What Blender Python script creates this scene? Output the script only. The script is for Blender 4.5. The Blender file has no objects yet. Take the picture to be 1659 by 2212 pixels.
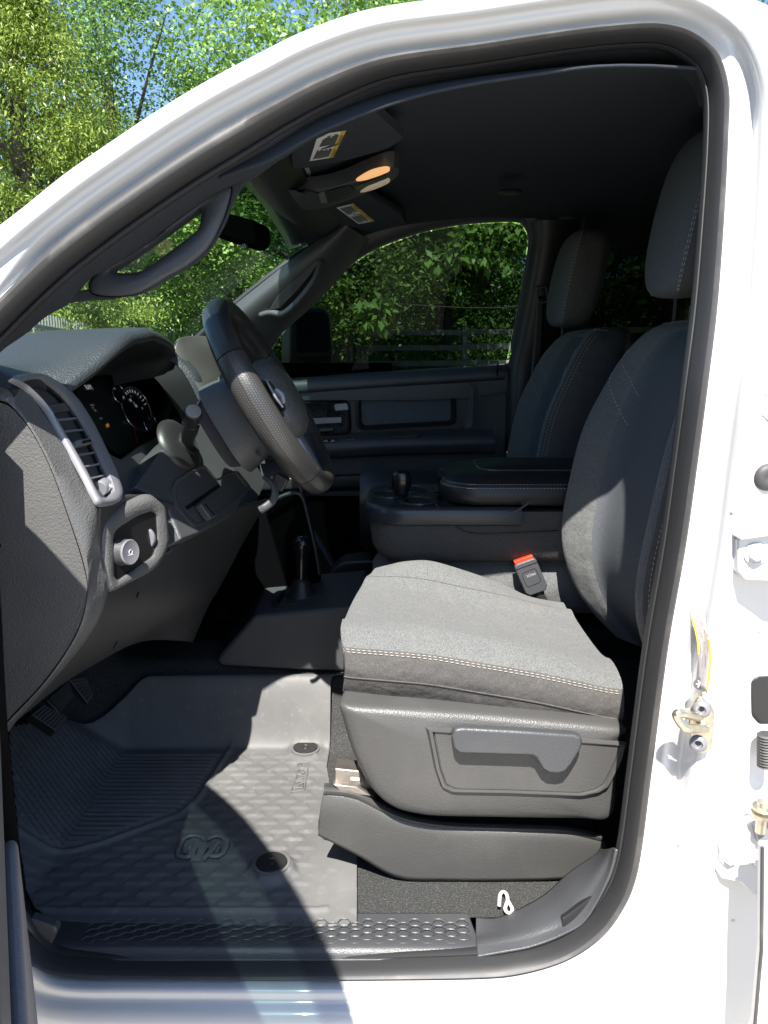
import bpy, bmesh, math, random
import numpy as np
from mathutils import Vector, Matrix
rnd = random.Random(7)
R = math.radians
scene = bpy.context.scene
COL = scene.collection

# ------------------------------------------------------------------ camera
FPX, CX, CY = 1660.0, 829.5, 1106.0          # focal length / centre in the 1659x2212 working frame
PITCH = R(12.0); CP, SP = math.cos(PITCH), math.sin(PITCH)
EYE = Vector((0.0, -1.05, 1.62))
cam = bpy.data.cameras.new('camera'); camo = bpy.data.objects.new('camera', cam); COL.objects.link(camo)
camo.location = EYE; camo.rotation_euler = (math.pi/2 - PITCH, 0, 0)
cam.sensor_fit = 'VERTICAL'; cam.sensor_height = 36.0; cam.lens = FPX/2212.0*36.0
cam.clip_start = 0.02; cam.clip_end = 2000
scene.camera = camo

# ------------------------------------------------------------------ light
SUNDIR = Vector((0.10, 0.72, -1.0)).normalized()          # direction the light travels
EXPOSURE = 1.55
sun = bpy.data.lights.new('sun', 'SUN'); suno = bpy.data.objects.new('sun', sun); COL.objects.link(suno)
sun.energy = 5.0; sun.angle = R(0.5); sun.color = (1.0, 0.96, 0.90)
suno.rotation_euler = SUNDIR.to_track_quat('-Z', 'Y').to_euler(); suno.location = (-3, -6, 9)
world = bpy.data.worlds.new('World'); scene.world = world; world.use_nodes = True
wn = world.node_tree; wn.nodes.clear()
sky = wn.nodes.new('ShaderNodeTexSky'); sky.sky_type = 'NISHITA'; sky.sun_disc = False
sky.sun_elevation = math.asin(-SUNDIR.z); sky.sun_rotation = math.atan2(-SUNDIR.x, -SUNDIR.y)
sky.altitude = 200; sky.air_density = 1.0; sky.dust_density = 0.8; sky.ozone_density = 6.0
bg = wn.nodes.new('ShaderNodeBackground'); bg.inputs['Strength'].default_value = 0.088
wo = wn.nodes.new('ShaderNodeOutputWorld')
wn.links.new(sky.outputs[0], bg.inputs[0]); wn.links.new(bg.outputs[0], wo.inputs[0])
vs = scene.view_settings
vs.view_transform = 'Standard'; vs.look = 'None'; vs.gamma = 1; vs.use_curve_mapping = False; vs.exposure = EXPOSURE
scene.cycles.max_bounces = 10; scene.cycles.diffuse_bounces = 6; scene.cycles.transparent_max_bounces = 24

# ------------------------------------------------------------------ pixel -> place
def ray(u, v):
    rx, ry = (u-CX)/FPX, (CY-v)/FPX
    return Vector((rx, CP+ry*SP, -SP+ry*CP))
def PY(u, v, y):
    d = ray(u, v); return EYE + d*((y-EYE.y)/d.y)
def PX(u, v, x):
    d = ray(u, v); return EYE + d*(x/d.x)
def PZ(u, v, z):
    d = ray(u, v); return EYE + d*((z-EYE.z)/d.z)
def PP(u, v, p, n):
    d = ray(u, v); n = Vector(n); return EYE + d*((Vector(p)-EYE).dot(n)/d.dot(n))
def proj(p):
    q = Vector(p)-EYE; zc = q.y*CP - q.z*SP; yc = q.y*SP + q.z*CP
    return (CX+FPX*q.x/zc, CY-FPX*yc/zc)
def ySide(z):                                    # lateral place of the door opening: upright below the belt, leaning in above
    h = z-EYE.z; return 0.02 if h < -0.05 else 0.02+0.2*(h+0.05)
def S(u, v, off=0.0):
    y = 0.02+off
    for _ in range(8):
        p = PY(u, v, y); y = ySide(p.z)+off
    return PY(u, v, y)
DN = Vector((0.87, 0, 0.49)).normalized()
DP = Vector((-0.564, 0, EYE.z-0.047))
def PD(u, v, off=0.0): return PP(u, v, DP+DN*off, DN)   # the plane of the instrument panel
MID = 0.90                                       # centre line of the cab

# ------------------------------------------------------------------ mesh helpers
def cr(pts, n, closed=False):
    pts = [Vector(p) for p in pts]; m = len(pts); out = []
    if closed:
        seg = m
    else: seg = m-1
    for i in range(n):
        t = i/(n if closed else n-1)*seg; k = min(int(t), seg-1); f = t-k
        if closed: p0,p1,p2,p3 = pts[(k-1)%m],pts[k%m],pts[(k+1)%m],pts[(k+2)%m]
        else: p0,p1,p2,p3 = pts[max(k-1,0)],pts[k],pts[k+1],pts[min(k+2,m-1)]
        out.append(0.5*((2*p1)+(p2-p0)*f+(2*p0-5*p1+4*p2-p3)*f*f+(3*p1-p0-3*p2+p3)*f*f*f))
    return out
def even(pts, n, closed=False):                  # resample by length
    pts = [Vector(p) for p in pts]
    if closed: pts = pts+[pts[0]]
    L = [0]
    for a, b in zip(pts, pts[1:]): L.append(L[-1]+(b-a).length)
    out = []; j = 0
    for i in range(n):
        s = L[-1]*i/(n if closed else n-1)
        while j < len(L)-2 and L[j+1] < s: j += 1
        d = L[j+1]-L[j]; out.append(pts[j].lerp(pts[j+1], (s-L[j])/d if d > 1e-9 else 0))
    return out
_txt = {}
def text_geo(body):
    if body in _txt: return _txt[body]
    c = bpy.data.curves.new('t', 'FONT'); c.body = body; c.size = 1.0; c.resolution_u = 2; c.fill_mode = 'FRONT'
    o = bpy.data.objects.new('t', c); COL.objects.link(o); dg = bpy.context.evaluated_depsgraph_get()
    me = bpy.data.meshes.new_from_object(o.evaluated_get(dg))
    r = ([v.co.copy() for v in me.vertices], [list(p.vertices) for p in me.polygons])
    bpy.data.objects.remove(o); bpy.data.curves.remove(c); bpy.data.meshes.remove(me)
    _txt[body] = r; return r
XF = [None]                                      # optional transform of everything built (mirror for the second seat)
class MB:
    def __init__(s): s.v = []; s.f = []; s.m = []; s.uv = {}
    def add(s, vs_, fs, mi=0):
        b = len(s.v); s.v += [Vector(q) for q in vs_]; s.f += [[i+b for i in f] for f in fs]; s.m += [mi]*len(fs); return b
    def grid(s, rows, cu=False, cv=False, mi=0):
        nr, nc = len(rows), len(rows[0]); vs_ = [p for r in rows for p in r]; fs = []
        for i in range(nr if cv else nr-1):
            for j in range(nc if cu else nc-1):
                a, b = i*nc+j, i*nc+(j+1)%nc; c, d = ((i+1)%nr)*nc+(j+1)%nc, ((i+1)%nr)*nc+j
                fs.append([a, b, c, d])
        s.add(vs_, fs, mi); return s
    def patch(s, rows, nu, nv, mi=0, cu=False, cv=False):     # control grid -> smooth dense grid
        R1 = [cr(r, nu, cu) for r in rows]
        cols = [cr([r[j] for r in R1], nv, cv) for j in range(nu)]
        return s.grid([[cols[j][i] for j in range(nu)] for i in range(nv)], cu, cv, mi)
    def loft(s, rings, caps=True, mi=0):
        n = len(rings[0]); b = len(s.v); s.grid(rings, cu=True, mi=mi)
        if caps:
            s.f.append([b+i for i in range(n)][::-1]); s.m.append(mi)
            e = b+(len(rings)-1)*n; s.f.append([e+i for i in range(n)]); s.m.append(mi)
        return s
    def prism(s, out, vec, mi=0):
        out = [Vector(p) for p in out]; vec = Vector(vec); n = len(out)
        fs = [list(range(n)), [i+n for i in range(n)][::-1]] + [[i, i+n, (i+1) % n+n, (i+1) % n] for i in range(n)]
        s.add(out+[p+vec for p in out], fs, mi); return s
    def poly(s, out, mi=0): s.add(out, [list(range(len(out)))], mi); return s
    def tube(s, pts, r, n=10, closed=False, caps=True, mi=0, flat=1.0, up=None):
        pts = [Vector(p) for p in pts]; m = len(pts); rings = []; prev = None
        for i, p in enumerate(pts):
            t = ((pts[(i+1) % m]-pts[i-1]) if closed else (pts[min(i+1, m-1)]-pts[max(i-1, 0)])).normalized()
            if up is not None: a = Vector(up)
            elif prev is None: a = Vector((0, 0, 1)) if abs(t.z) < .9 else Vector((1, 0, 0))
            else: a = prev
            x = (a - t*a.dot(t)).normalized(); prev = x; y = t.cross(x)
            rr = r[i] if isinstance(r, (list, tuple)) else r
            rings.append([p + x*(rr*flat*math.cos(2*math.pi*k/n)) + y*(rr*math.sin(2*math.pi*k/n)) for k in range(n)])
        if closed: s.grid(rings, cu=True, cv=True, mi=mi)
        else: s.loft(rings, caps, mi)
        return s
    def lathe(s, o, ax, prof, n=28, mi=0, sy=1.0, ref=None):
        o = Vector(o); ax = Vector(ax).normalized(); a = Vector(ref) if ref else (Vector((0, 0, 1)) if abs(ax.z) < .9 else Vector((1, 0, 0)))
        x = (a-ax*a.dot(ax)).normalized(); y = ax.cross(x)
        s.loft([[o+ax*h+x*(r*sy*math.cos(2*math.pi*k/n))+y*(r*math.sin(2*math.pi*k/n)) for k in range(n)] for r, h in prof], True, mi); return s
    def box(s, c, size, rot=None, mi=0):
        c = Vector(c); hx, hy, hz = [q/2 for q in size]; rot = rot or Matrix.Identity(3)
        vs_ = [c+rot@Vector((x, y, z)) for z in (-hz, hz) for x, y in ((-hx, -hy), (hx, -hy), (hx, hy), (-hx, hy))]
        s.add(vs_, [[3, 2, 1, 0], [4, 5, 6, 7], [0, 1, 5, 4], [1, 2, 6, 5], [2, 3, 7, 6], [3, 0, 4, 7]], mi); return s
    def text(s, body, o, xd, yd, size, mi=0):
        vs_, fs = text_geo(body); o = Vector(o); xd = Vector(xd).normalized(); yd = Vector(yd); yd = (yd-xd*yd.dot(xd)).normalized()
        s.add([o+xd*(q.x*size)+yd*(q.y*size) for q in vs_], fs, mi); return s
    def bars(s, a, b, w, nrm, mi=0, h=0.0006):      # a thin flat stroke from a to b
        a, b = Vector(a), Vector(b); t = (b-a); sd = t.cross(Vector(nrm)).normalized()*w*.5; n_ = Vector(nrm).normalized()*h
        s.add([a-sd, a+sd, b+sd, b-sd, a-sd+n_, a+sd+n_, b+sd+n_, b-sd+n_],
              [[4, 5, 6, 7], [0, 1, 5, 4], [1, 2, 6, 5], [2, 3, 7, 6], [3, 0, 4, 7]], mi); return s
    def stitch(s, path, length=.006, gap=.0035, r=.0007, mi=0):
        pts = even(path, max(4, int(sum((b-a).length for a, b in zip(path, path[1:]))/(length+gap))*2))
        for i in range(0, len(pts)-1, 2):
            a, b = pts[i], pts[i+1]; b = a+(b-a)*1.25; m_ = (a+b)/2
            s.tube([a, m_, b], [r*.6, r, r*.6], 5, mi=mi)
        return s
    def build(s, name, mats, parent=None, bevel=0, seg=2, smooth=40, sub=0, solid=0, solid_off=-1, recalc=True, weld=False):
        if not isinstance(mats, (list, tuple)): mats = [mats]
        vs_ = s.v; 
        if XF[0]: vs_ = [XF[0](q) for q in vs_]
        me = bpy.data.meshes.new(name); me.from_pydata([tuple(q) for q in vs_], [], s.f)
        for m in mats: me.materials.append(m)
        me.polygons.foreach_set('material_index', s.m)
        if recalc or weld:
            bm = bmesh.new(); bm.from_mesh(me)
            if weld: bmesh.ops.remove_doubles(bm, verts=bm.verts, dist=1e-5)
            bmesh.ops.recalc_face_normals(bm, faces=bm.faces); bm.to_mesh(me); bm.free()
        me.polygons.foreach_set('use_smooth', [smooth > 0]*len(me.polygons))
        if smooth > 0 and not bevel: me.set_sharp_from_angle(angle=R(smooth))
        o = bpy.data.objects.new(name, me); COL.objects.link(o)
        if solid:
            md = o.modifiers.new('Solid', 'SOLIDIFY'); md.thickness = solid; md.offset = solid_off
        if bevel:
            md = o.modifiers.new('Bevel', 'BEVEL'); md.width = bevel; md.segments = seg; md.limit_method = 'ANGLE'; md.angle_limit = R(35); md.harden_normals = True
        if sub:
            md = o.modifiers.new('Sub', 'SUBSURF'); md.levels = md.render_levels = sub
        attach(o, parent); return o
def attach(o, parent):
    if parent is not None:
        o.parent = parent
        if parent.get('_root'): o.matrix_parent_inverse = Matrix.Translation(-parent.location)
def thing(name, label, cat, loc=(0, 0, 0), group=None):
    o = bpy.data.objects.new(name, None); COL.objects.link(o); o.location = loc; o.empty_display_size = .1
    o['label'] = label; o['category'] = cat; o['_root'] = 1
    if group: o['group'] = group
    return o
def part(name, parent, label=None):                # a part that is only a holder of its sub-parts
    o = bpy.data.objects.new(name, None); COL.objects.link(o); o.empty_display_size = .05; attach(o, parent)
    if label: o['label'] = label
    return o

# ------------------------------------------------------------------ materials
def nd(nt, t, **kw):
    n = nt.nodes.new(t)
    for k, v in kw.items(): setattr(n, k, v)
    return n
def mat(name, col, rough=.5, metal=0.0, spec=.5, coat=0.0, bump=None, var=None, speck=None, coord='Object', sheen=0.0, emit=None, coatrough=.03, weave=None):
    m = bpy.data.materials.new(name); m.use_nodes = True; nt = m.node_tree; p = nt.nodes['Principled BSDF']; L = nt.links
    p.inputs['Base Color'].default_value = (*col, 1); p.inputs['Roughness'].default_value = rough; p.inputs['Metallic'].default_value = metal
    p.inputs['Specular IOR Level'].default_value = spec; p.inputs['Coat Weight'].default_value = coat; p.inputs['Coat Roughness'].default_value = coatrough
    p.inputs['Sheen Weight'].default_value = sheen
    tc = nd(nt, 'ShaderNodeTexCoord'); src = tc.outputs[coord]
    colout = None
    def mixcol(a, b, fac, prev):
        mx = nd(nt, 'ShaderNodeMix', data_type='RGBA'); L.new(fac, mx.inputs[0])
        if prev is None: mx.inputs[6].default_value = (*a, 1)
        else: L.new(prev, mx.inputs[6])
        mx.inputs[7].default_value = (*b, 1); return mx.outputs[2]
    if var:                                        # (scale, other colour, low, high): wear and dust in patches
        for sc, oc, lo, hi in (var if isinstance(var, list) else [var]):
            n = nd(nt, 'ShaderNodeTexNoise'); n.inputs['Scale'].default_value = sc; n.inputs['Detail'].default_value = 6; n.inputs['Roughness'].default_value = .6
            L.new(src, n.inputs['Vector']); mr = nd(nt, 'ShaderNodeMapRange'); mr.inputs[1].default_value = lo; mr.inputs[2].default_value = hi
            L.new(n.outputs[0], mr.inputs[0]); colout = mixcol(col, oc, mr.outputs[0], colout)
    if speck:                                      # (scale, other colour, low, high): fine fibre mottling
        for sc, oc, lo, hi in (speck if isinstance(speck, list) else [speck]):
            n = nd(nt, 'ShaderNodeTexNoise'); n.inputs['Scale'].default_value = sc; n.inputs['Detail'].default_value = 2
            L.new(src, n.inputs['Vector']); mr = nd(nt, 'ShaderNodeMapRange'); mr.inputs[1].default_value = lo; mr.inputs[2].default_value = hi
            L.new(n.outputs[0], mr.inputs[0]); colout = mixcol(col, oc, mr.outputs[0], colout)
    if colout is not None: L.new(colout, p.inputs['Base Color'])
    last = None
    if bump:
        for kind, sc, st, dist in (bump if isinstance(bump, list) else [bump]):
            if kind == 'voro':
                n = nd(nt, 'ShaderNodeTexVoronoi'); n.feature = 'SMOOTH_F1'; n.inputs['Scale'].default_value = sc; out = n.outputs['Distance']
                n.inputs['Smoothness'].default_value = .5
            else:
                n = nd(nt, 'ShaderNodeTexNoise'); n.inputs['Scale'].default_value = sc; n.inputs['Detail'].default_value = 3; out = n.outputs[0]
            L.new(src, n.inputs['Vector'])
            b = nd(nt, 'ShaderNodeBump'); b.inputs['Strength'].default_value = st; b.inputs['Distance'].default_value = dist
            L.new(out, b.inputs['Height'])
            if last: L.new(last, b.inputs['Normal'])
            last = b.outputs[0]
        L.new(last, p.inputs['Normal'])
    if emit: p.inputs['Emission Color'].default_value = (*emit[0], 1); p.inputs['Emission Strength'].default_value = emit[1]
    return m
def glass(name, tint, f0=.045, f90=.8, rough=.0, dirt=0.0):
    m = bpy.data.materials.new(name); m.use_nodes = True; nt = m.node_tree; nt.nodes.clear(); L = nt.links
    tr = nd(nt, 'ShaderNodeBsdfTransparent'); tr.inputs[0].default_value = (*tint, 1)
    gl = nd(nt, 'ShaderNodeBsdfGlossy'); gl.inputs['Roughness'].default_value = rough; gl.inputs[0].default_value = (1, 1, 1, 1)
    lw = nd(nt, 'ShaderNodeLayerWeight'); lw.inputs[0].default_value = .5
    pw = nd(nt, 'ShaderNodeMath', operation='POWER'); pw.inputs[1].default_value = 5.0; L.new(lw.outputs['Facing'], pw.inputs[0])
    fr = nd(nt, 'ShaderNodeMath', operation='MULTIPLY_ADD'); fr.inputs[1].default_value = f90; fr.inputs[2].default_value = f0; L.new(pw.outputs[0], fr.inputs[0])
    mx = nd(nt, 'ShaderNodeMixShader'); L.new(fr.outputs[0], mx.inputs[0]); L.new(tr.outputs[0], mx.inputs[1]); L.new(gl.outputs[0], mx.inputs[2])
    out = nd(nt, 'ShaderNodeOutputMaterial'); last = mx.outputs[0]
    if dirt:
        df = nd(nt, 'ShaderNodeBsdfDiffuse'); df.inputs[0].default_value = (.6, .62, .6, 1)
        m2 = nd(nt, 'ShaderNodeMixShader'); m2.inputs[0].default_value = dirt; L.new(last, m2.inputs[1]); L.new(df.outputs[0], m2.inputs[2]); last = m2.outputs[0]
    L.new(last, out.inputs[0]); return m
GR = [('voro', 420, .35, .0012), ('noise', 150, .12, .001)]
m_white = mat('white_paint', (.55, .55, .55), .30, coat=.7, bump=('noise', 900, .02, .0004), var=(3, (.52, .52, .52), .5, .8))
m_rubber = mat('weatherstrip_rubber', (.050, .048, .047), .55, bump=[('noise', 60, .08, .002), ('noise', 700, .12, .0006)], var=(14, (.10, .094, .088), .5, .75))
m_plastic = mat('grained_plastic', (.050, .052, .056), .45, bump=GR, var=(11, (.062, .063, .065), .45, .8))
m_seatplastic = mat('worn_grained_plastic', (.060, .059, .057), .44, bump=GR, var=(9, (.078, .076, .073), .5, .85))
m_dashskin = mat('leather_grain_dash_skin', (.088, .088, .087), .36, bump=[('voro', 300, .5, .0016), ('noise', 120, .15, .001)], var=(9, (.105, .104, .10), .4, .8))
m_dark = mat('dark_plastic', (.016, .016, .017), .42, bump=('noise', 500, .08, .0006))
m_black = mat('gloss_black', (.008, .008, .009), .18)
m_silver = mat('satin_silver', (.24, .24, .26), .36, metal=.35)
m_chrome = mat('chrome', (.8, .8, .8), .12, metal=1.0)
m_zinc = mat('zinc_plate', (.58, .53, .42), .28, metal=.9, var=(60, (.45, .40, .30), .5, .7))
m_steel = mat('rail_steel', (.34, .31, .28), .38, metal=.85, var=(40, (.2, .17, .14), .5, .75))
m_fabric = mat('grey_seat_cloth', (.100, .103, .104), .92, spec=.15, sheen=.15, bump=[('noise', 16, .6, .015), ('noise', 900, .5, .0012)], speck=[(900, (.185, .187, .178), .48, .62), (520, (.052, .054, .055), .52, .70)], var=(7, (.125, .125, .12), .5, .8))
m_fabdark = mat('charcoal_seat_cloth', (.070, .067, .065), .92, spec=.15, bump=[('noise', 20, .6, .015), ('noise', 900, .4, .001)], speck=[(650, (.12, .112, .104), .52, .68)])
m_fabsmoke = mat('slate_seat_cloth', (.085, .092, .102), .92, spec=.15, bump=('noise', 900, .4, .001), speck=[(700, (.15, .155, .16), .5, .68)])
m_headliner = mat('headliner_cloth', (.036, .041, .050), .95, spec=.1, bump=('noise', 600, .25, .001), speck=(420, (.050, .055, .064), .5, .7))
m_carpet = mat('black_carpet', (.050, .051, .050), .98, spec=.1, bump=('noise', 420, 1.0, .004), speck=[(330, (.105, .105, .10), .52, .70), (900, (.012, .012, .012), .5, .7)])
m_mat = mat('dusty_rubber_mat', (.106, .105, .104), .58, spec=.35, bump=('noise', 500, .12, .0006), var=[(5, (.150, .147, .143), .42, .72), (38, (.18, .175, .168), .58, .8)])
m_leather = mat('black_leather', (.020, .020, .021), .38, bump=[('voro', 380, .28, .001), ('noise', 60, .1, .002)])
m_wheel = mat('wheel_leather', (.026, .025, .025), .33, bump=[('voro', 360, .3, .001)])
m_stitch = mat('pale_thread', (.42, .39, .34), .8)
m_sealshade = mat('shaded_seal_rubber', (.022, .022, .023), .5, bump=('noise', 60, .08, .002))  # darker copy of the seal rubber; inner-side shade put into its colour
m_tray = mat('satin_tray_plastic', (.030, .034, .040), .28, bump=('noise', 400, .05, .0006))
m_knee = mat('shaded_grained_plastic', (.032, .032, .032), .48, bump=GR, var=(9, (.042, .041, .040), .45, .8))  # darker copy of the grained plastic: part shade put into its colour
m_void = mat('matt_black_and_shade', (.003, .003, .0035), .95, spec=.0)  # near-black; carries painted-in shade on door bottom and stack side
m_dashtop = mat('shaded_dash_skin', (.030, .033, .038), .40, bump=[('voro', 300, .5, .0016), ('noise', 120, .15, .001)])  # darker, bluer copy of the dash skin: shade put into the colour
m_gauge = mat('gauge_ink_backlit', (.7, .7, .7), .5, emit=((.9, .95, 1.0), .10))
m_cap = mat('sunlit_cap', (.22, .21, .20), .4)  # paler than the stalk: sunlight on the cap put into its colour
m_red = mat('red_button', (.75, .045, .012), .35)
m_label = mat('label_paper', (.72, .72, .70), .5)
m_labelgrey = mat('label_paper_greyed', (.40, .37, .37), .5)
m_pocket = mat('pocket_cloth', (.20, .195, .205), .9, bump=('noise', 700, .4, .001), speck=(500, (.27, .26, .27), .5, .7))
m_yellow = mat('label_yellow', (.72, .47, .03), .5)
m_ink = mat('label_ink', (.09, .09, .09), .6)
m_faint = mat('pale_ink', (.36, .34, .36), .6)
m_whiteink = mat('white_marking', (.62, .62, .62), .5)
m_lamp = mat('lamp_lens_lit', (.5, .42, .3), .3, emit=((1.0, .50, .18), .28))
m_lampoff = mat('lamp_lens', (.75, .70, .62), .3, emit=((1.0, .72, .45), .05))
m_screen = mat('gauge_face', (.008, .008, .010), .38, spec=.3)
m_wind = glass('windshield_glass', (.80, .90, .84), f0=.03, f90=.25, dirt=.006)
m_band = glass('windshield_shade_band', (.13, .20, .17), f0=.02, f90=.2)
m_tint = glass('tinted_glass', (.10, .13, .12), f0=.003, f90=.2)
m_tint2 = glass('privacy_glass', (.075, .09, .08), f0=.012)
m_doorglass = glass('door_glass', (.05, .075, .078))
# ================================================================== the truck
truck = thing('pickup_truck', 'white pickup truck with an open cab door showing its grey and black interior', 'pickup truck', (0.0, 0.9, 0.0))
H = lambda h: EYE.z+h
def W(x, y, h): return Vector((x, y, EYE.z+h))

# ---- door opening: outer edge of the rubber, inner edge of its roll
OPN = [((85,2080),(88,2050)),((150,2100),(140,2071)),((300,2103),(290,2079)),((470,2104),(460,2081)),((650,2105),(645,2080)),((829,2105),(829,2077)),((1029,2103),(1034,2070)),
 ((1129,2093),(1110,2062)),((1229,2060),(1194,2042)),((1304,2010),(1266,1994)),((1349,1950),(1311,1938)),((1372,1895),(1334,1886)),((1387,1820),(1349,1816)),((1409,1646),(1371,1646)),
 ((1442,1395),(1404,1395)),((1479,1183),(1440,1183)),((1504,1008),(1464,1008)),((1527,833),(1487,833)),((1548,658),(1509,658)),((1563,450),(1526,450)),((1570,300),(1535,302)),
 ((1572,200),(1535,205)),((1550,122),(1518,145)),((1508,80),(1484,112)),((1455,57),(1443,93)),((1380,50),(1380,88)),((1230,65),(1236,101)),((1030,95),(1043,131)),((830,122),(845,162)),
 ((700,165),(718,212)),((600,215),(621,263)),((500,268),(524,322)),((400,328),(428,380)),((300,395),(330,445)),((200,465),(233,514)),((100,545),(136,590)),((0,645),(38,682))]
off = [((-.610,-.012),(-.588,-.036)),((-.690,-.10),(-.660,-.12)),((-.722,-.21),(-.692,-.215)),((-.720,-.36),(-.690,-.36)),((-.692,-.60),(-.662,-.60)),((-.656,-.82),(-.626,-.82)),((-.622,-.935),(-.592,-.915))]
def onside(x, h, o=0): return Vector((x, ySide(EYE.z+h)+o, EYE.z+h))
OUTC = [S(*a) for a, b in OPN]+[onside(*a) for a, b in off]
INC = [S(*b, .012) for a, b in OPN]+[onside(*b, .012) for a, b in off]
NL = 260
def rail_len(C): return cr(C, NL, True)
OUTL, INL = rail_len(OUTC), rail_len(INC)
rings = []
for i in range(NL):                                # rubber bulb + inner lip, swept round the opening
    o, q = OUTL[i], INL[i]; d = q-o; w = d.length; dn = d.normalized(); ou = Vector((0, -1, 0))
    pr = [(-.02, .016), (.02, -.004), (.12, -.0115), (.32, -.0185), (.55, -.0175), (.80, -.009), (.93, .002), (.97, .009), (1.03, .006), (1.12, .005), (1.19, .008), (1.22, .014), (1.12, .022), (.6, .024), (-.02, .022)]
    rings.append([o+dn*(a*w)-ou*0+Vector((0, b-.004*0, 0)) for a, b in pr])
mb = MB(); mb.grid(rings, cu=True, cv=True); mb.m = [1 if (q % 15) in (4, 5, 6, 7, 8, 9, 10, 11, 12) else 0 for q in range(len(mb.m))]  # inner half of the seal takes the shaded copy
ws = mb.build('weatherstrip', [m_rubber, m_sealshade], truck, smooth=60)

# ---- white cab frame around the opening: (distance from the rubber in working pixels, depth offset) rings
def kinds(i):
    u, v = OPN[i][0] if i < len(OPN) else (0, 0)
    if i >= len(OPN): return 'h'
    if v > 2040: return 'b'
    if u > 1300 and v > 130: return 'p' if v < 1230 else 'q'
    if v <= 130 and u > 1440: return 'c'
    return 't'
PR = {'t': [(3,.004),(14,-.005),(26,-.014),(34,-.019),(40,-.0205),(46,-.0215),(56,-.026),(68,-.036),(84,-.040),(101,-.031),(116,-.008)],
      'c': [(3,.004),(16,-.002),(26,-.008),(34,-.012),(42,-.016),(50,-.022),(62,-.030),(76,-.036),(92,-.034),(116,-.028),(140,-.020)],
      'p': [(3,.004),(14,-.004),(28,-.008),(41,-.006),(50,.012),(59,.012),(70,-.020),(86,-.035),(110,-.034),(150,-.033),(420,-.03)],
      'q': [(3,.004),(14,-.004),(24,-.011),(39,-.008),(50,.018),(64,.020),(80,-.022),(104,-.036),(118,-.034),(127,.040),(520,.06)],
      'b': [(3,.004),(10,-.004),(20,-.014),(32,-.026),(44,-.030),(54,-.029),(64,-.034),(90,-.052),(130,-.060),(170,-.058),(520,-.03)],
      'h': [(3,.004),(12,.002),(20,.01),(30,.03),(40,.04),(60,.04),(80,.04),(110,.03),(140,.03),(170,.03),(230,.03)]}
pxo = [proj(p) for p in OUTC]; nC = len(OUTC); ctr = [OUTC]
for k in range(11):
    row = []
    for i in range(nC):
        a, b = pxo[(i-1) % nC], pxo[(i+1) % nC]; t = Vector((b[0]-a[0], b[1]-a[1])).normalized(); n = Vector((-t.y, t.x)); 
        if n.dot(Vector((pxo[i][0]-800, pxo[i][1]-1100))) < 0: n = -n
        # blend the profile with the neighbours' so that the kinds melt into each other
        acc = [0.0, 0.0]; wsum = 0
        for dj, w_ in ((-1, .5), (0, 1), (1, .5)):
            d, o_ = PR[kinds((i+dj) % nC)][k]; acc[0] += d*w_; acc[1] += o_*w_; wsum += w_
        d, o_ = acc[0]/wsum, acc[1]/wsum
        row.append(S(pxo[i][0]+n.x*d, pxo[i][1]+n.y*d, o_))
    ctr.append(row)
last = []
for i, p in enumerate(ctr[-1]):                    # roof side turns in over the roof
    kd = kinds(i); ap = i < len(OPN) and OPN[i][0][0] < 640
    last.append(p+(Vector((0, .025, -.012)) if kd == 't' and ap else Vector((0, .10, .012)) if kd in 'tc' else Vector((0, .05, -.01)) if kd == 'b' else Vector((.02, .06, 0)) if kd in 'pq' else Vector((-.02, .05, 0))))
ctr.append(last)
fine = [cr(r, NL, True) for r in ctr]
mb = MB(); mb.grid([[fine[j][i] for j in range(len(fine))] for i in range(NL)], cv=True)
frame = mb.build('cab_frame', m_white, truck, smooth=75, sub=1)

# ---- roof skin, far shell, hood, nose: closed so that the cab is dark inside and looks whole from a step aside
mb = MB(); rows = []
for x in (-.32, -.1, .3, .8, 1.3, 1.62):
    hh = {-.32: .37, -.1: .43, .3: .475, .8: .485, 1.3: .47, 1.62: .43}[x]
    rows.append([W(x, y, hh-.05*abs((y-MID)/.75)**3) for y in (.17, .3, .6, .9, 1.2, 1.5, 1.64)])
mb.patch(rows, 24, 24); mb.build('roof', m_white, truck, smooth=60, solid=.006, solid_off=1)
mb = MB()
mb.patch([[W(x, y, h) for y in (-.10, .2, .6, .9, 1.2, 1.6, 1.9)] for x, h in ((-1.18, -.13), (-1.5, -.155), (-1.9, -.19), (-2.25, -.26), (-2.36, -.42), (-2.38, -.8))], 20, 20)
mb.build('hood', m_white, truck, smooth=60, solid=.01)
for yy, dr in ((-.10, -1), (1.90, 1)):
    mb = MB(); mb.patch([[W(x, yy+dr*b, h) for x in (-2.3, -1.9, -1.5, -1.1, -.76)] for h, b in ((-.17, -.03), (-.3, .02), (-.5, .05), (-.75, .05), (-1.0, .03))], 14, 14)
    mb.build('fender', m_white, truck, smooth=60, solid=.01)
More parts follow.
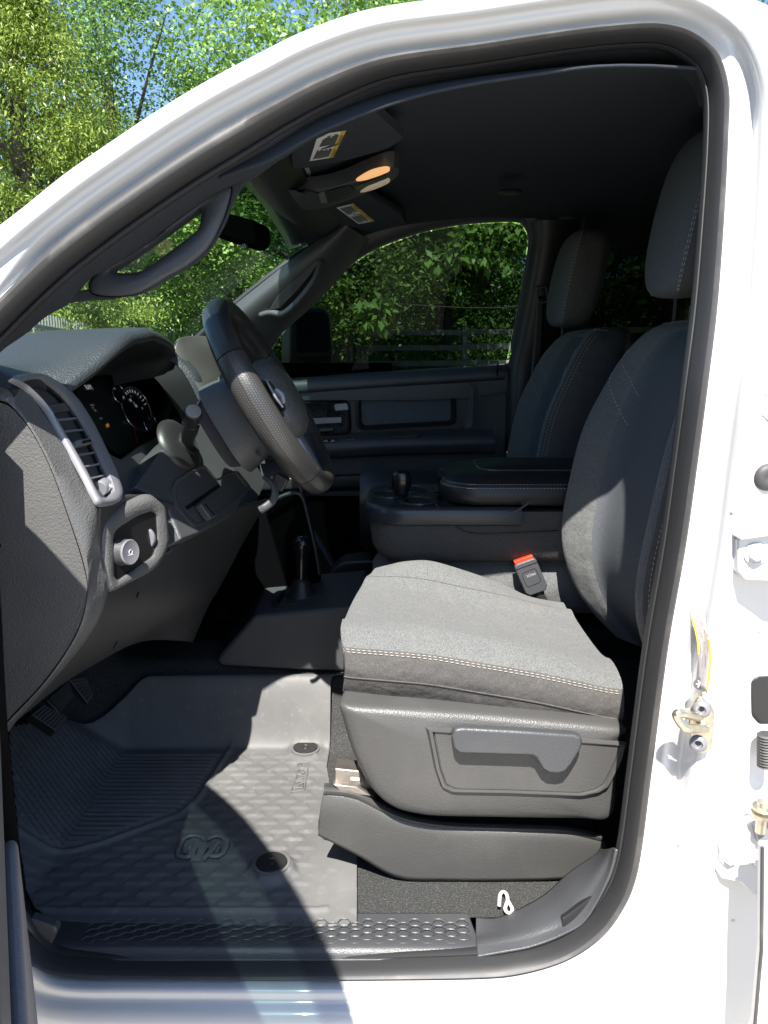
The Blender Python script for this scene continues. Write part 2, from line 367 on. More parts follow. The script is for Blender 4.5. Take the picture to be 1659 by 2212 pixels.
# rear part of the cab on the near side and the back wall (beyond the window pillar)
mb = MB(); mb.box(W(1.19, .03, -.60), (.94, .06, 1.06)); mb.box(W(1.19, .13, .40), (.82, .05, .09)); mb.box(W(1.63, .08, .15), (.07, .08, .5)); mb.box(W(.78, .08, .15), (.10, .08, .52))
mb.build('quarter_panel', m_white, truck, bevel=.008)
mb = MB(); mb.box(W(1.65, MID, -.5), (.05, 1.7, 1.1)); mb.box(W(1.65, MID, .33), (.05, 1.6, .2)); mb.build('cab_back_wall', m_headliner, truck)
mb = MB(); mb.box(W(1.66, MID, .14), (.006, 1.5, .24)); mb.build('cab_window', m_tint2, truck)
mb = MB(); mb.box(W(1.19, .10, .14), (.78, .005, .48)); mb.build('door_window', m_tint2, truck)
mb = MB(); mb.box(W(2.6, MID, -.55), (1.8, 1.94, .75)); mb.build('cargo_bed', m_white, truck, bevel=.02)
for x in (-1.75, 2.55):
    for y in (-.02, 1.82):
        t = MB(); t.lathe((x, y-.12, .42), (0, 1, 0), [(.24, 0), (.36, 0), (.41, .03), (.42, .12), (.41, .22), (.36, .25), (.24, .25)], 40); w_ = t.build('wheel', m_rubber, truck)
        t = MB(); t.lathe((x, y-.10, .42), (0, 1, 0), [(.02, .0), (.2, .02), (.235, .0), (.235, .2), (.0, .2)], 30); t.build('rim', m_silver, w_)

# ---- headliner, pillar trims
mb = MB(); rows = []
for x, dz in ((-.245, -.062), (-.215, -.040), (-.17, -.02), (-.08, -.005), (.05, .004), (.2, .012), (.36, .014), (.7, .015), (1.2, .0), (1.62, -.03)):
    eh = float(np.interp(x, [-.25, -.15, -.055, .02, .14, .25, .36, .45, .6, 1.62], [.235, .268, .314, .340, .362, .378, .384, .378, .365, .33])); ch = .40+dz
    rows.append([W(x-(.045*(1-((y-MID)/.7)**2) if x < -.15 else 0), y, hh_) for y, hh_ in ((.128, eh), (.16, eh+(ch-eh)*.35), (.22, eh+(ch-eh)*.72), (.34, ch+.008), (.6, ch+.022), (MID, ch+.028), (1.2, ch+.022), (1.46, ch+.010), (1.58, eh+(ch-eh)*.72+.02), (1.64, eh+(ch-eh)*.35+.03), (1.675, eh+.035))])
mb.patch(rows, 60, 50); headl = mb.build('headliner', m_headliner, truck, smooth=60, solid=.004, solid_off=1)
# trim that carries the headliner down to the rubber along the door top
TR = [((560,300),(600,345)),((640,255),(670,300)),((720,215),(745,262)),((845,165),(862,214)),((1043,133),(1052,172)),((1236,103),(1238,150)),((1380,90),(1382,140)),((1443,95),(1436,145)),((1484,114),(1470,160)),((1518,147),(1500,185)),((1533,200),(1515,230))]
mb = MB(); mb.patch([[S(*a, .03) for a, b in TR], [S((a[0]*2+b[0])/3, (a[1]*2+b[1])/3, .055)+Vector((0, 0, -.004)) for a, b in TR], [S((a[0]+2*b[0])/3, (a[1]+2*b[1])/3, .085)+Vector((0,0,-.004)) for a, b in TR], [S(*b, .13) for a, b in TR], [S(b[0], b[1]-8, .20) for a, b in TR]], 60, 14)
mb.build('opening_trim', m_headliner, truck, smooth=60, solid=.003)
# near windshield pillar trim with grab handle
AT = [((-90,790),(-60,830)),((0,690),(0,762)),((38,684),(55,722)),((80,644),(100,684)),((136,592),(150,655)),((185,553),(192,606)),((233,516),(242,580)),((330,447),(330,517)),((428,382),(432,442)),((524,324),(498,404)),((621,265),(556,380)),((680,232),(625,330))]
mb = MB(); mb.patch([[S(*a, .028) for a, b in AT], [S(a[0]*.7+b[0]*.3, a[1]*.7+b[1]*.3, .042) for a, b in AT], [S(a[0]*.35+b[0]*.65, a[1]*.35+b[1]*.65, .072) for a, b in AT], [S(*b, .115) for a, b in AT], [S(b[0]-10, b[1]-8, .15) for a, b in AT], [S(b[0]-40, b[1]-34, .15) for a, b in AT]], 70, 18)
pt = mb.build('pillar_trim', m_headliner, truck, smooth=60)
HO = [(193,612),(207,597),(242,573),(330,514),(428,441),(452,424),(478,407),(497,402),(501,412),(492,450),(476,490),(449,537),(410,571),(357,602),(316,626),(284,637),(242,641),(200,634)]
HI = [(243,584),(262,571),(300,546),(370,497),(418,462),(431,450),(436,455),(434,476),(428,494),(411,510),(361,548),(312,581),(298,588),(284,590),(266,590),(252,588)]
_o = even(cr([S(u, v, .112) for u, v in HO], 150, True), 110, True); _i = even(cr([S(u, v, .112) for u, v in HI], 150, True), 110, True)
def nearest_start(A, B):
    k_ = min(range(len(B)), key=lambda q: (B[q]-A[0]).length); return B[k_:]+B[:k_]
_i = nearest_start(_o, _i)
mb = MB(); _r = []
for p, q in zip(_o, _i):
    lift = min(1.0, (q-p).length/.022); d = Vector((0, -1, 0))
    _r.append([p+Vector((0, .02, 0)), p, p+(q-p)*.06+d*.004, p+(q-p)*.2+d*.007*lift, p+(q-p)*.5+d*.008*lift, p+(q-p)*.82+d*.007*lift, q, q+Vector((0, .018, 0))+(q-p)*-.12, q+Vector((0, .03, 0))+(q-p)*-.3])
mb.grid(_r, cv=True); mb.build('grab_handle', m_plastic, pt, smooth=60)
mb = MB(); mb.tube([p+Vector((0, -.0005, 0)) for p in _o], .0014, 6, closed=True); mb.build('handle_seam', m_black, pt)
mb = MB(); mb.patch([[S(u, v, .122) for u, v in ((150,655),(200,649),(250,646),(290,629),(350,601),(400,576),(450,536),(482,495),(505,440),(530,400),(560,380))],
                     [S(u, v, .118) for u, v in ((150,635),(198,624),(250,622),(294,610),(345,587),(395,560),(440,523),(470,480),(490,430),(506,392),(540,365))]], 50, 4)
mb.build('handle_base', m_headliner, pt, solid=.006)
# inner window pillar trim behind the driver's seat
mb = MB(); mb.patch([[S(u, v, .03) for u, v in ((1533,200),(1530,300),(1520,450),(1503,658),(1481,833),(1458,1008),(1434,1183),(1398,1395),(1365,1646),(1343,1816),(1328,1886))],
                     [S(u-1, v, .045) for u, v in ((1533,200),(1530,300),(1520,450),(1503,658),(1481,833),(1458,1008),(1434,1183),(1398,1395),(1365,1646),(1343,1816),(1328,1886))],
                     [S(u+30, v, .16) for u, v in ((1533,200),(1530,300),(1520,450),(1503,658),(1481,833),(1458,1008),(1434,1183),(1398,1395),(1365,1646),(1343,1816),(1328,1886))]], 40, 8)
mb.build('window_pillar_trim', m_dark, truck, smooth=60)

# ---- far side of the cab: ring of trim around the far window
FY = 1.70
def F(u, v, o=0.0):                                # far side wall, mirror of the near one
    y = FY
    for _ in range(8):
        p = PY(u, v, y); y = 2*MID-ySide(p.z)-.03-o
    return PY(u, v, y)
WIN = [(560,822),(760,806),(960,795),(1092,786),(1103,740),(1120,650),(1136,560),(1140,515),(1130,490),(1105,480),(1000,486),(900,506),(800,545),(730,596),(660,660),(600,735)]
def scale_ring(ring, d):
    c = (880, 660); out = []
    for u, v in ring:
        q = Vector((u-c[0], v-c[1])); q = q*(1+d/max(q.length, 1)); out.append((c[0]+q.x, c[1]+q.y))
    return out
mb = MB(); NR = 120
rg = [cr([F(*p, -.03) for p in WIN], NR, True), cr([F(*p, .004) for p in scale_ring(WIN, 3)], NR, True), cr([F(*p, .02) for p in scale_ring(WIN, 14)], NR, True), cr([F(*p, .024) for p in scale_ring(WIN, 34)], NR, True), cr([F(*p, .02) for p in scale_ring(WIN, 75)], NR, True)]
mb.grid([[r[i] for r in rg] for i in range(NR)], cv=True)
fdoor = mb.build('door', m_plastic, truck, smooth=50)
fdoor['label'] = 'closed passenger door with armrest and storage pocket'
mb = MB(); mb.poly([F(*p, -.028) for p in WIN]); mb.build('window_glass', m_tint, fdoor, smooth=0)
# shell behind the trim (keeps light out): outer far side
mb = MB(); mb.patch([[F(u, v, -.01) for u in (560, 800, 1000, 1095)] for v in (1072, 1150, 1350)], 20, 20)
mb.build('door_panel', m_void, fdoor, smooth=50)  # lower panel near-black: footwell shade put into its colour
mb = MB(); mb.patch([[F(u, v, -.01) for u in (560, 800, 1000, 1095)] for v in (822, 850, 1000, 1071)], 20, 20)
mb.build('door_panel', m_plastic, fdoor, smooth=50)
# belt rail
mb = MB(); mb.patch([[F(u, v0+dv, o) for u, v0 in ((540,826),(650,818),(850,804),(1000,795),(1090,789))] for dv, o in ((-2, -.02), (0, .012), (8, .03), (20, .036), (30, .03), (33, .0))], 30, 16); mb.build('belt_rail', m_plastic, fdoor, smooth=60)
# raised surround and pad
def fplate(name, pts, o0, o1, m, parent, bevel=.006, ):
    k = MB(); out = [F(u, v, o0) for u, v in pts]; k.prism(out, Vector((0, -(o1-o0), 0)), 0); return k.build(name, m, parent, bevel=bevel, seg=3)
def rrect(pts, r=.25, n=5):
    out = []; m = len(pts)
    for i in range(m):
        a, b, c = Vector(pts[i-1]), Vector(pts[i]), Vector(pts[(i+1) % m])
        la, lc = (a-b).length, (c-b).length; q = min(la, lc)*r
        p0, p2 = b+(a-b).normalized()*q, b+(c-b).normalized()*q
        for k in range(n+1):
            t = k/n; out.append(tuple((1-t)**2*p0+2*t*(1-t)*b+t*t*p2))
    return out
def fframe(name, pts, inner, o0, o1, m, parent):    # a sunk frame: outer edge proud, inner edge deep
    k = MB(); A = rrect(pts, .22); B = rrect(inner, .22)
    k.grid([[F(*a, o0-.02), F(*a, o0), F(a[0]*.55+b[0]*.45, a[1]*.55+b[1]*.45, o0+.004), F(*b, o1)] for a, b in zip(A, B)], cv=True); return k.build(name, m, parent, smooth=50)
sur = fframe('panel_surround', [(560,846),(1022,820),(1034,832),(1032,935),(560,958)], [(560,856),(1000,832),(1008,842),(1006,924),(560,944)], .022, .006, m_plastic, fdoor)
fframe('pad_frame', [(768,852),(985,843),(987,918),(770,930)], [(781,859),(972,851),(973,907),(782,918)], .014, -.002, m_dark, fdoor)
fplate('fabric_pad', rrect([(780,858),(973,850),(974,908),(781,919)], .15), -.02, .002, m_fabsmoke, fdoor, .004)
# handle cup
cup = fframe('handle_bezel', [(560,872),(756,864),(760,938),(560,948)], [(560,878),(748,870),(750,930),(560,940)], .020, -.012, m_black, fdoor)
fplate('handle_cup', [(560,876),(750,868),(752,933),(560,942)], -.03, -.010, m_black, fdoor, .002)
fplate('inner_handle', rrect([(670,903),(738,900),(739,913),(670,917)], .3), .0, .012, m_silver, fdoor, .003)
fplate('lock_lever', rrect([(722,872),(755,869),(756,885),(724,888)], .3), .0, .014, m_silver, fdoor, .003)
fplate('cup_ledge', rrect([(690,925),(720,924),(721,930),(690,932)], .3), .0, .010, m_plastic, fdoor, .002)
# armrest
mb = MB(); mb.patch([[F(u, v0+dv, o) for u, v0 in ((560,948),(700,946),(850,938),(1000,934),(1062,933),(1070,936))] for dv, o in ((-6, .01), (0, .030), (6, .055), (14, .066), (26, .070), (36, .062), (44, .045), (46, .0))], 40, 24)
arm = mb.build('armrest', m_plastic, fdoor, smooth=60)
fplate('switch_plate', rrect([(640,951),(768,944),(770,954),(640,962)], .3), .046, .060, m_black, arm, .002)
for u in (704, 719): 
    fplate('window_switch', [(u-4,950),(u+4,949.6),(u+4,954),(u-4,954.4)], .058, .068, m_silver, arm, .001)
fplate('pull_slot', rrect([(838,942),(905,938),(906,947),(838,951)], .3), .050, .062, m_black, arm, .002)
mb = MB(); mb.patch([[F(u, v0+dv, o) for u, v0 in ((560,1030),(750,1024),(900,1016),(960,1005))] for dv, o in ((0, .0), (4, .03), (10, .034), (20, .034), (30, .03), (36, .0))], 24, 16); mb.build('map_pocket', m_dark, fdoor, smooth=60)
mb = MB(); mb.bars(F(1074,812,.03), F(1074,786,.034), .006, (0,-1,0), h=.006); mb.build('lock_pin', m_black, fdoor)
# far window pillar trim and rear window, belt
mb = MB(); mb.patch([[F(u, v, .02) for u, v in ((1090,975),(1092,900),(1096,800),(1110,740),(1128,650),(1143,560),(1150,510),(1143,480))], [F(u+20, v, .05) for u, v in ((1092,975),(1094,900),(1098,800),(1112,740),(1130,650),(1145,560),(1152,510),(1150,476))], [F(u+60, v, .05) for u, v in ((1095,975),(1097,900),(1100,800),(1114,740),(1132,650),(1147,560),(1155,510),(1155,474))], [F(u+110, v, .02) for u, v in ((1095,975),(1097,900),(1100,800),(1114,740),(1132,650),(1147,560),(1155,510),(1160,470))]], 50, 20)
bp = mb.build('window_pillar_trim', m_dark, truck, smooth=60)
mb = MB(); mb.box(W(1.15, 1.72, -.55), (1.05, .05, 1.1)); mb.box(W(1.42, 1.66, .15), (.5, .05, .55)); mb.box(W(.66, 1.70, .1), (.1, .05, .6)); mb.box(W(1.2, 1.64, .37), (1.1, .05, .10)); mb.build('door_trim', m_dark, truck, bevel=.01)
mb = MB(); mb.box(W(.95, 1.70, .1), (.7, .004, .5)); mb.build('door_glass', m_tint2, truck)
mb = MB(); mb.patch([[F(1160,640,.06), F(1176,640,.06)], [F(1150,760,.07), F(1172,760,.07)], [F(1140,860,.07), F(1168,860,.07)], [F(1110,960,.07), F(1150,975,.07)]], 4, 20); mb.build('seat_belt', m_dark, truck, solid=.002)
mb = MB(); mb.tube(even([F(1160,622,.07), F(1180,618,.07), F(1185,650,.07), F(1162,655,.07)], 16, True), .005, 8, closed=True); mb.build('belt_guide', m_plastic, truck)

# far windshield pillar trim with grab handle
FA = [((735,478),(800,520)),((712,498),(745,588)),((678,524),(705,632)),((640,553),(668,668)),((600,584),(632,700)),((560,616),(600,728)),((520,648),(575,752)),((470,690),(545,790))]
def FT(u, v, o): return F(u, v, o)
mb = MB(); mb.patch([[F(*a, .10) for a, b in FA], [F(a[0]*.8+b[0]*.2, a[1]*.8+b[1]*.2, .125) for a, b in FA], [F(a[0]*.45+b[0]*.55, a[1]*.45+b[1]*.55, .10) for a, b in FA], [F(a[0]*.15+b[0]*.85, a[1]*.15+b[1]*.85, .05) for a, b in FA], [F(*b, .01) for a, b in FA]], 50, 24)
fpt = mb.build('pillar_trim', m_plastic, truck, smooth=60)
k = MB(); k.tube(cr([F(560,682,.105), F(585,676,.115), F(612,678,.135), F(640,655,.14), F(668,622,.14), F(684,596,.13), F(692,570,.115), F(690,560,.10)], 40), [.006]+[.015]*38+[.006], 14, flat=.75)
k.build('grab_handle', m_plastic, fpt, smooth=60)
mb = MB(); mb.prism([F(u, v, .112) for u, v in ((580,672),(606,666),(640,632),(672,594),(690,566),(684,562),(640,602),(600,640))], (0, -.012, 0)); mb.build('handle_recess', m_dark, fpt, bevel=.003)

# ---- windshield: one curved pane with the darker shade band along its top
def wsp(a, b):                                     # a across the cab 0..1, b from cowl 0 to header 1
    y = .16+a*1.5; c = 1-((y-MID)/.75)**2
    x0, h0, x1, h1 = -.80-.20*c, -.10, -.20-.085*c, .370
    return W(x0+(x1-x0)*b, y, h0+(h1-h0)*b+.022*math.sin(math.pi*b))
mb = MB(); mb.grid([[wsp(i/24, j/20*.80) for i in range(25)] for j in range(21)]); shield = mb.build('windshield', m_wind, truck, smooth=80)
mb = MB(); mb.grid([[wsp(i/24, .80+j/8*.20) for i in range(25)] for j in range(9)]); mb.build('shade_band', m_band, shield, smooth=80)
mb = MB(); mb.tube([wsp(0, j/20) for j in range(21)], .012, 8); mb.tube([wsp(1, j/20) for j in range(21)], .012, 8); mb.tube([wsp(j/20, 0) for j in range(21)], .02, 8); mb.build('pane_seal', m_dark, shield)
# outer windshield pillar skin and cowl
for sgn in (0, 1):
    mb = MB(); rows = []
    for b in [j/14 for j in range(15)]:
        p = wsp(sgn, b); d = -1 if sgn == 0 else 1
        rows.append([p+Vector((-.005, d*.005, .012)), p+Vector((.012, d*.035, .016)), p+Vector((.05, d*.06, .0)), p+Vector((.085, d*.055, -.045))])
    if sgn: mb.grid(rows); mb.build('windshield_pillar', m_white, truck, smooth=70, solid=.01)
mb = MB(); mb.patch([[W(-1.24, y, -.15), W(-1.0-.18*(1-((y-.9)/.9)**2), y, -.12), W(-.80-.1*(1-((y-.9)/.9)**2), y, -.13)] for y in (.0, .5, .9, 1.3, 1.8)], 10, 14); mb.build('cowl', m_dark, truck)
mb = MB(); mb.grid([[wsp(i/24, 1.0)+Vector(q) for q in ((-.012, 0, .014), (-.012, 0, -.010), (.03, 0, -.018), (.10, 0, .02), (.10, 0, .06), (.0, 0, .03))] for i in range(25)]); mb.build('windshield_header', m_dark, truck, smooth=50)
mb = MB(); mb.box(W(-.62, 1.80, -.60), (1.3, .03, 1.1)); mb.box(W(-1.2, MID, -.62), (.04, 1.8, 1.0)); mb.build('footwell_lining', m_carpet, truck)
# ================================================================== dashboard
dash = part('dashboard', truck)
# top with the hood over the instruments
RIMY = [.285, .30, .35, .41, .46, .54, .60, .64, .66, .675, .684, .70]
RIMX = [-.556, -.541, -.512, -.486, -.479, -.466, -.460, -.456, -.455, -.458, -.466, -.545]
RIMH = [-.066, -.060, -.030, .0076, .022, .0307, .025, .015, .007, -.012, -.034, -.045]
def rim_at(y): return float(np.interp(y, RIMY, RIMX)), float(np.interp(y, RIMY, RIMH))
rows = []
ys = [.125, .16, .21, .25, .275, .290, .305, .33, .36, .39, .42, .46, .50, .54, .58, .62, .645, .662, .674, .683, .692, .70, .74, .80, .9, 1.0, 1.2, 1.4, 1.55, 1.66]
for y in ys:
    e = -.02*max(0, (.2-y)/.08)-.02*max(0, (y-1.5)/.16)
    if .285 < y < .70: xr, hr = rim_at(y)
    elif y <= .285: xr, hr = -.560+.004*max(0, (y-.25)/.035), -.045+e-.02*max(0, (y-.22)/.065)
    else: xr, hr = -.545, -.045+e
    b = max(0, (hr+.05)/.08)
    rows.append([W(-1.20, y, -.135), W(-1.0, y, -.095+e+.02*b), W(-.82, y, -.055+e+.055*b), W(-.70, y, -.030+e+.062*b), W(min(-.60, xr-.08), y, -.028+e+.066*b), W(xr-.030, y, hr+.011), W(xr-.007, y, hr+.005), W(xr, y, hr-.006), W(xr-.004, y, hr-.015)])
mb = MB(); mb.patch(rows, 40, 110); mb.build('dash_top', m_dashtop, dash, smooth=60)
# the dark tunnel under the hood
NB = 50; yy = [.292+(.686-.292)*i/(NB-1) for i in range(NB)]
mb = MB(); rws = []
for y in yy:
    xr, hr = rim_at(y); xr -= .005; hr -= .015; k = (y-.489)*.90+.480
    rws.append([W(xr, y, hr), W(xr-.008, .489+(y-.489)*.985, hr-.006), W(xr-.03, .489+(y-.489)*.96, hr-.012), W(-.560, k, min(hr-.022, -.030)), W(-.592, k, min(hr-.03, -.055))])
mb.grid(rws); hood = mb.build('instrument_hood', m_dark, dash, smooth=60)
# end cap of the dash with its cover
RA = [(-420,1250),(-260,880),(-140,845),(-60,850),(0,865),(30,882),(70,932),(110,1010),(150,1120),(183,1225),(190,1290),(165,1372),(100,1470),(20,1556),(-80,1660),(-300,1700)]
RB = [(-420,1250),(-260,800),(-140,768),(-60,775),(0,797),(40,820),(88,884),(138,962),(182,1042),(210,1092),(216,1180),(230,1285),(180,1392),(32,1562),(-60,1680),(-300,1720)]
a3 = cr([PY(u, v, .118) for u, v in RA], 90); 
b3 = cr([PY(u, v, .160) for u, v in RB], 90)
mb = MB(); rws = []
for p, q in zip(a3, b3):
    d = q-p; rws.append([p+Vector((0, .05, 0)), p+Vector((0, .001, 0)), p+Vector((0, -.004, 0))+d*.04, p+d*.3+Vector((0, -.014, 0)), p+d*.65+Vector((0, -.009, 0)), p+d*.9+Vector((.0, -.003, 0)), q, q+Vector((-.02, .025, 0))])
mb.grid(rws); mb.build('end_trim', m_dashskin, dash, smooth=60)
mb = MB(); cpt = sum((p for p in a3), Vector())/len(a3)
inner = [[p+Vector((.0, .004, 0))+(cpt-p)*t+Vector((0, -.006*math.sin(math.pi*min(1, t*2)/2)-.004, 0)) for t in (.012, .02, .06, .3, .6, .99)] for p in a3]
mb.grid(inner, cv=True); ec = mb.build('end_cover', m_dashskin, dash, smooth=60)
# face behind everything, on the instrument panel plane
FACE = [(22,814),(110,812),(158,836),(170,868),(205,932),(238,980),(262,992),(300,962),(348,938),(380,900),(440,890),(520,950),(575,1040),(545,1105),(470,1130),(372,1190),(345,1090),(290,1070),(222,1098),(205,1070),(180,1022),(140,950),(100,884),(60,842)]
mb = MB(); mb.prism([PD(u, v, -.012) for u, v in FACE], -DN*.02); mb.build('dash_face', m_plastic, dash, bevel=.003)
# knee panel under the column
mb = MB(); KN = [[((216,1094),.165),((214,1185),.165),((229,1285),.165),((178,1394),.165),((30,1563),.165)],
 [((285,1068),.27),((290,1180),.265),((290,1292),.27),((225,1388),.27),((122,1488),.27)], [((372,1085),.38),((378,1180),.38),((352,1292),.38),((290,1368),.38),((214,1430),.38)],
 [((450,1105),.52),((442,1185),.52),((420,1272),.52),((370,1340),.52),((308,1386),.52)], [((560,1085),.70),((512,1165),.70),((472,1260),.70),((442,1312),.70),((408,1386),.70)], [((580,1080),.76),((530,1165),.78),((480,1260),.78),((450,1312),.78),((415,1390),.78)]]
mb.patch([[PY(*p, y) for p, y in r] for r in KN], 40, 50); kp = mb.build('knee_panel', m_knee, dash, smooth=60, solid=.006, solid_off=1)
def kpt(u, v):                                     # depth on the knee panel, by its own control points
    best = 0; ws = 0
    for r in KN:
        for (a, b), y in r:
            w_ = 1/((a-u)**2+(b-v)**2+40)**1.5; best += w_*y; ws += w_
    return best/ws
mb = MB(); mb.tube([PY(u, v, kpt(u, v)-.004) for u, v in ((302,1248),(298,1285),(280,1330),(262,1370),(245,1400))], .0012, 6); mb.tube([PY(u, v, kpt(u, v)-.004) for u, v in ((470,1266),(400,1300),(340,1325))], .0012, 6); mb.build('panel_seam', m_black, kp)
# side vent
V1 = [(25,815),(71,806),(106,813),(159,850),(198,905),(238,985),(255,1025),(266,1060),(262,1078),(248,1087),(220,1089),(205,1069),(180,1020),(140,948),(100,880),(60,838)]
V2 = [(52,824),(78,817),(102,822),(146,858),(184,912),(222,988),(238,1026),(248,1056),(244,1066),(236,1073),(224,1075),(213,1066),(187,1014),(146,943),(105,880),(68,840)]
NV = 100
o_ = cr([PD(u, v, .006) for u, v in V1], NV, True); i_ = cr([PD(u, v, .006) for u, v in V2], NV, True)
mb = MB(); mb.grid([[p-DN*.008, p, p+(q-p)*.3+DN*.003, p+(q-p)*.7+DN*.002, q, q-DN*.012] for p, q in zip(o_, i_)], cv=True)
vent = mb.build('air_vent', m_silver, dash, smooth=60)
mb = MB(); mb.prism([p-DN*.055 for p in i_], -DN*.002); mb.grid([[p-DN*.008, p-DN*.055] for p in i_], cv=True); mb.build('vent_box', m_black, vent)
mb = MB(); mb.prism([PD(u, v, -.004) for u, v in ((106,872),(156,866),(166,884),(118,892))], -DN*.03); mb.build('vent_bar', m_plastic, vent, bevel=.004, seg=3)
for k in range(6):
    t = k/5; l0 = (118+t*70, 905+t*128); r0 = (178+t*50, 900+t*124)
    mb = MB(); a, b = PD(*l0, -.003), PD(*r0, -.003); f = -DN*.026+Vector((0, 0, .004)); mb.prism([a, b, b+f, a+f], Vector((.0012, 0, -.0026))); mb.build('louver', m_silver, vent, bevel=.0005)
for k in range(4):
    t = (k+.5)/4; mb = MB(); a = PD(124+t*52, 900-t*4, -.035); b = PD(192+t*34, 1036-t*8, -.035); mb.prism([a, b, b-DN*.014, a-DN*.014], Vector((0, .0014, 0))); mb.build('blade', m_dark, vent)
mb = MB(); mb.prism([PD(u, v, .004) for u, v in rrect([(163,952),(198,945),(203,955),(167,963)], .3)], -DN*.014); tab = mb.build('vent_tab', m_silver, vent, bevel=.0015)
mb = MB(); mb.prism([PD(u, v, .0055) for u, v in rrect([(178,952),(196,948.5),(199,953.5),(180,958)], .3)], -DN*.003); mb.build('tab_slot', m_black, tab)
mb = MB(); mb.lathe(PD(222,1052,-.010), (0.1, 1, .1), [(.0, -.013), (.012, -.013), (.0135, -.011), (.0135, .011), (.012, .013), (0, .013)], 40); mb.build('vent_wheel', m_silver, vent, smooth=50)
mb = MB()
for k in range(3): mb.bars(PD(236+k*3, 1045, .003), PD(238+k*3, 1053, .003), .0011, DN)
mb.build('vent_mark', m_whiteink, vent)
# instrument cluster
CLO = -.05
cl = MB(); cl.prism([PD(u, v, CLO) for u, v in ((160,842),(235,785),(330,765),(375,790),(370,880),(352,945),(300,968),(255,985),(205,935),(170,868))], -DN*.004); clus = cl.build('instrument_cluster', m_screen, dash)
mb = MB(); A = [(163,838),(205,800),(262,778),(330,768),(368,790),(366,850),(350,935),(300,962),(252,982),(205,934),(172,870)]
Ai = even([PD(u, v, -.006) for u, v in A], 70, True); Bi = even([PD(u, v, CLO+.002) for u, v in A], 70, True)
mb.grid([[p, q] for p, q in zip(Ai, Bi)], cv=True); mb.build('cluster_wall', m_black, clus, smooth=50)
def ringpath(cu, cv_, ru, rv, rot, a0, a1, off, n=36):
    out = []
    for k in range(n):
        a = a0+(a1-a0)*k/(n-1); x, y = ru*math.cos(a), rv*math.sin(a)
        out.append(PD(cu+x*math.cos(rot)-y*math.sin(rot), cv_+x*math.sin(rot)+y*math.cos(rot), off))
    return out
def dial(cu, cv_, ru, rv, rot, name='gauge_ring'):
    k = MB(); k.tube(ringpath(cu, cv_, ru, rv, rot, 0, 2*math.pi, CLO+.004, 40)[:-1], .0018, 8, closed=True); return k.build(name, m_chrome, clus, smooth=60)
dial(295, 884, 28, 52, -.42); dial(256, 850, 12, 22, -.42); dial(325, 915, 13, 23, -.42)
YD = Vector((0, 1, 0)); UD = DN.cross(YD)*-1
if UD.z < 0: UD = -UD
UT = (UD*.93+YD*.0)
mb = MB()
for s, u, v, sz in (('RAM', 188, 842, .016), ('H', 248, 842, .008), ('80', 268, 862, .010), ('100', 281, 868, .011), ('120', 293, 880, .011), ('H', 308, 884, .007), ('12', 283, 858, .006), ('110', 289, 872, .006), ('C', 322, 905, .005), ('E', 245, 858, .005)):
    mb = MB(); mb.text(s, PD(u, v, CLO+.0012), YD, UD, sz); mb.build('gauge_marking', m_gauge, clus, recalc=False)
mb = MB()
for k in range(9):
    a = -1.9+k*.23; pth = ringpath(295, 884, 24, 46, -.42, a, a+.02, CLO+.0015, 2); p2 = ringpath(295, 884, 20, 39, -.42, a, a+.02, CLO+.0015, 2); mb.bars(pth[0], p2[0], .0011, DN)
mb.build('gauge_tick', m_gauge, clus, recalc=False)
m_disp = mat('display_text', (.25, .25, .26), .5, emit=((.9, .9, 1.0), .04))
for s, u, v in (('Average', 196, 877), ('Fuel', 200, 883), ('MPG', 205, 889), ('Trip A', 216, 906), ('P', 202, 845)): mb = MB(); mb.text(s, PD(u, v, CLO+.0012), YD, UD, .0058); mb.build('display_text', m_disp, clus, recalc=False)
mb = MB(); mb.poly([PD(u, v, CLO+.0012) for u, v in ((228,917),(234,914),(237,921),(231,924))]); mb.build('warning_light', mat('amber_light', (.5, .25, .03), .4, emit=((1, .5, .05), .05)), clus, smooth=0)
mb = MB(); mb.bars(PD(289, 915, CLO+.003), PD(296, 958, CLO+.003), .003, DN); mb.build('gauge_needle', mat('needle_red', (.35, .03, .02), .4), clus)
# column trim with the raised stalk mount, release pocket
CT = [(292,1052),(322,1010),(360,970),(410,930),(452,920),(490,985),(533,1050),(470,1092),(390,1120),(362,1088),(345,1074)]
def ctd(u, v):                                     # the trim faces the near side more than the plane does
    return PP(u, v, PD(345,1075,.016), (.83, -.24, .48))
mb = MB(); mb.prism([ctd(u, v) for u, v in ((292,1052),(345,978),(400,918),(448,915),(500,1000),(541,1058),(500,1115),(435,1150),(392,1166),(362,1092),(345,1074))], -DN*.06); ctp = mb.build('column_trim', m_plastic, dash, bevel=.005, seg=3)
CTN = Vector((.83, -.24, .48)).normalized()
mb = MB(); mb.lathe(ctd(388, 962)-CTN*.004, CTN, [(.060, 0), (.058, .007), (.048, .014), (.034, .018), (.010, .019)], 44); mb.build('stalk_mound', m_dark, ctp, smooth=60)
mb = MB(); mb.lathe(ctd(395, 964)+CTN*.012, CTN, [(.0265, 0), (.0265, .006), (.024, .008), (.018, .004), (.0, .004)], 36); mb.build('stalk_collar', m_dark, ctp, smooth=50)
PK = [(368,1062),(376,1040),(400,1024),(428,1008),(442,1006),(466,1034),(512,1018),(540,1052),(536,1060),(490,1096),(436,1134),(418,1140),(398,1118),(380,1098)]
mb = MB(); A = even([ctd(u, v)+CTN*.003 for u, v in PK], 60, True); c_ = sum(A, Vector())/60; B = [p+(c_-p)*.10-CTN*.002 for p in A]; C_ = [p+(c_-p)*.16-CTN*.016 for p in A]
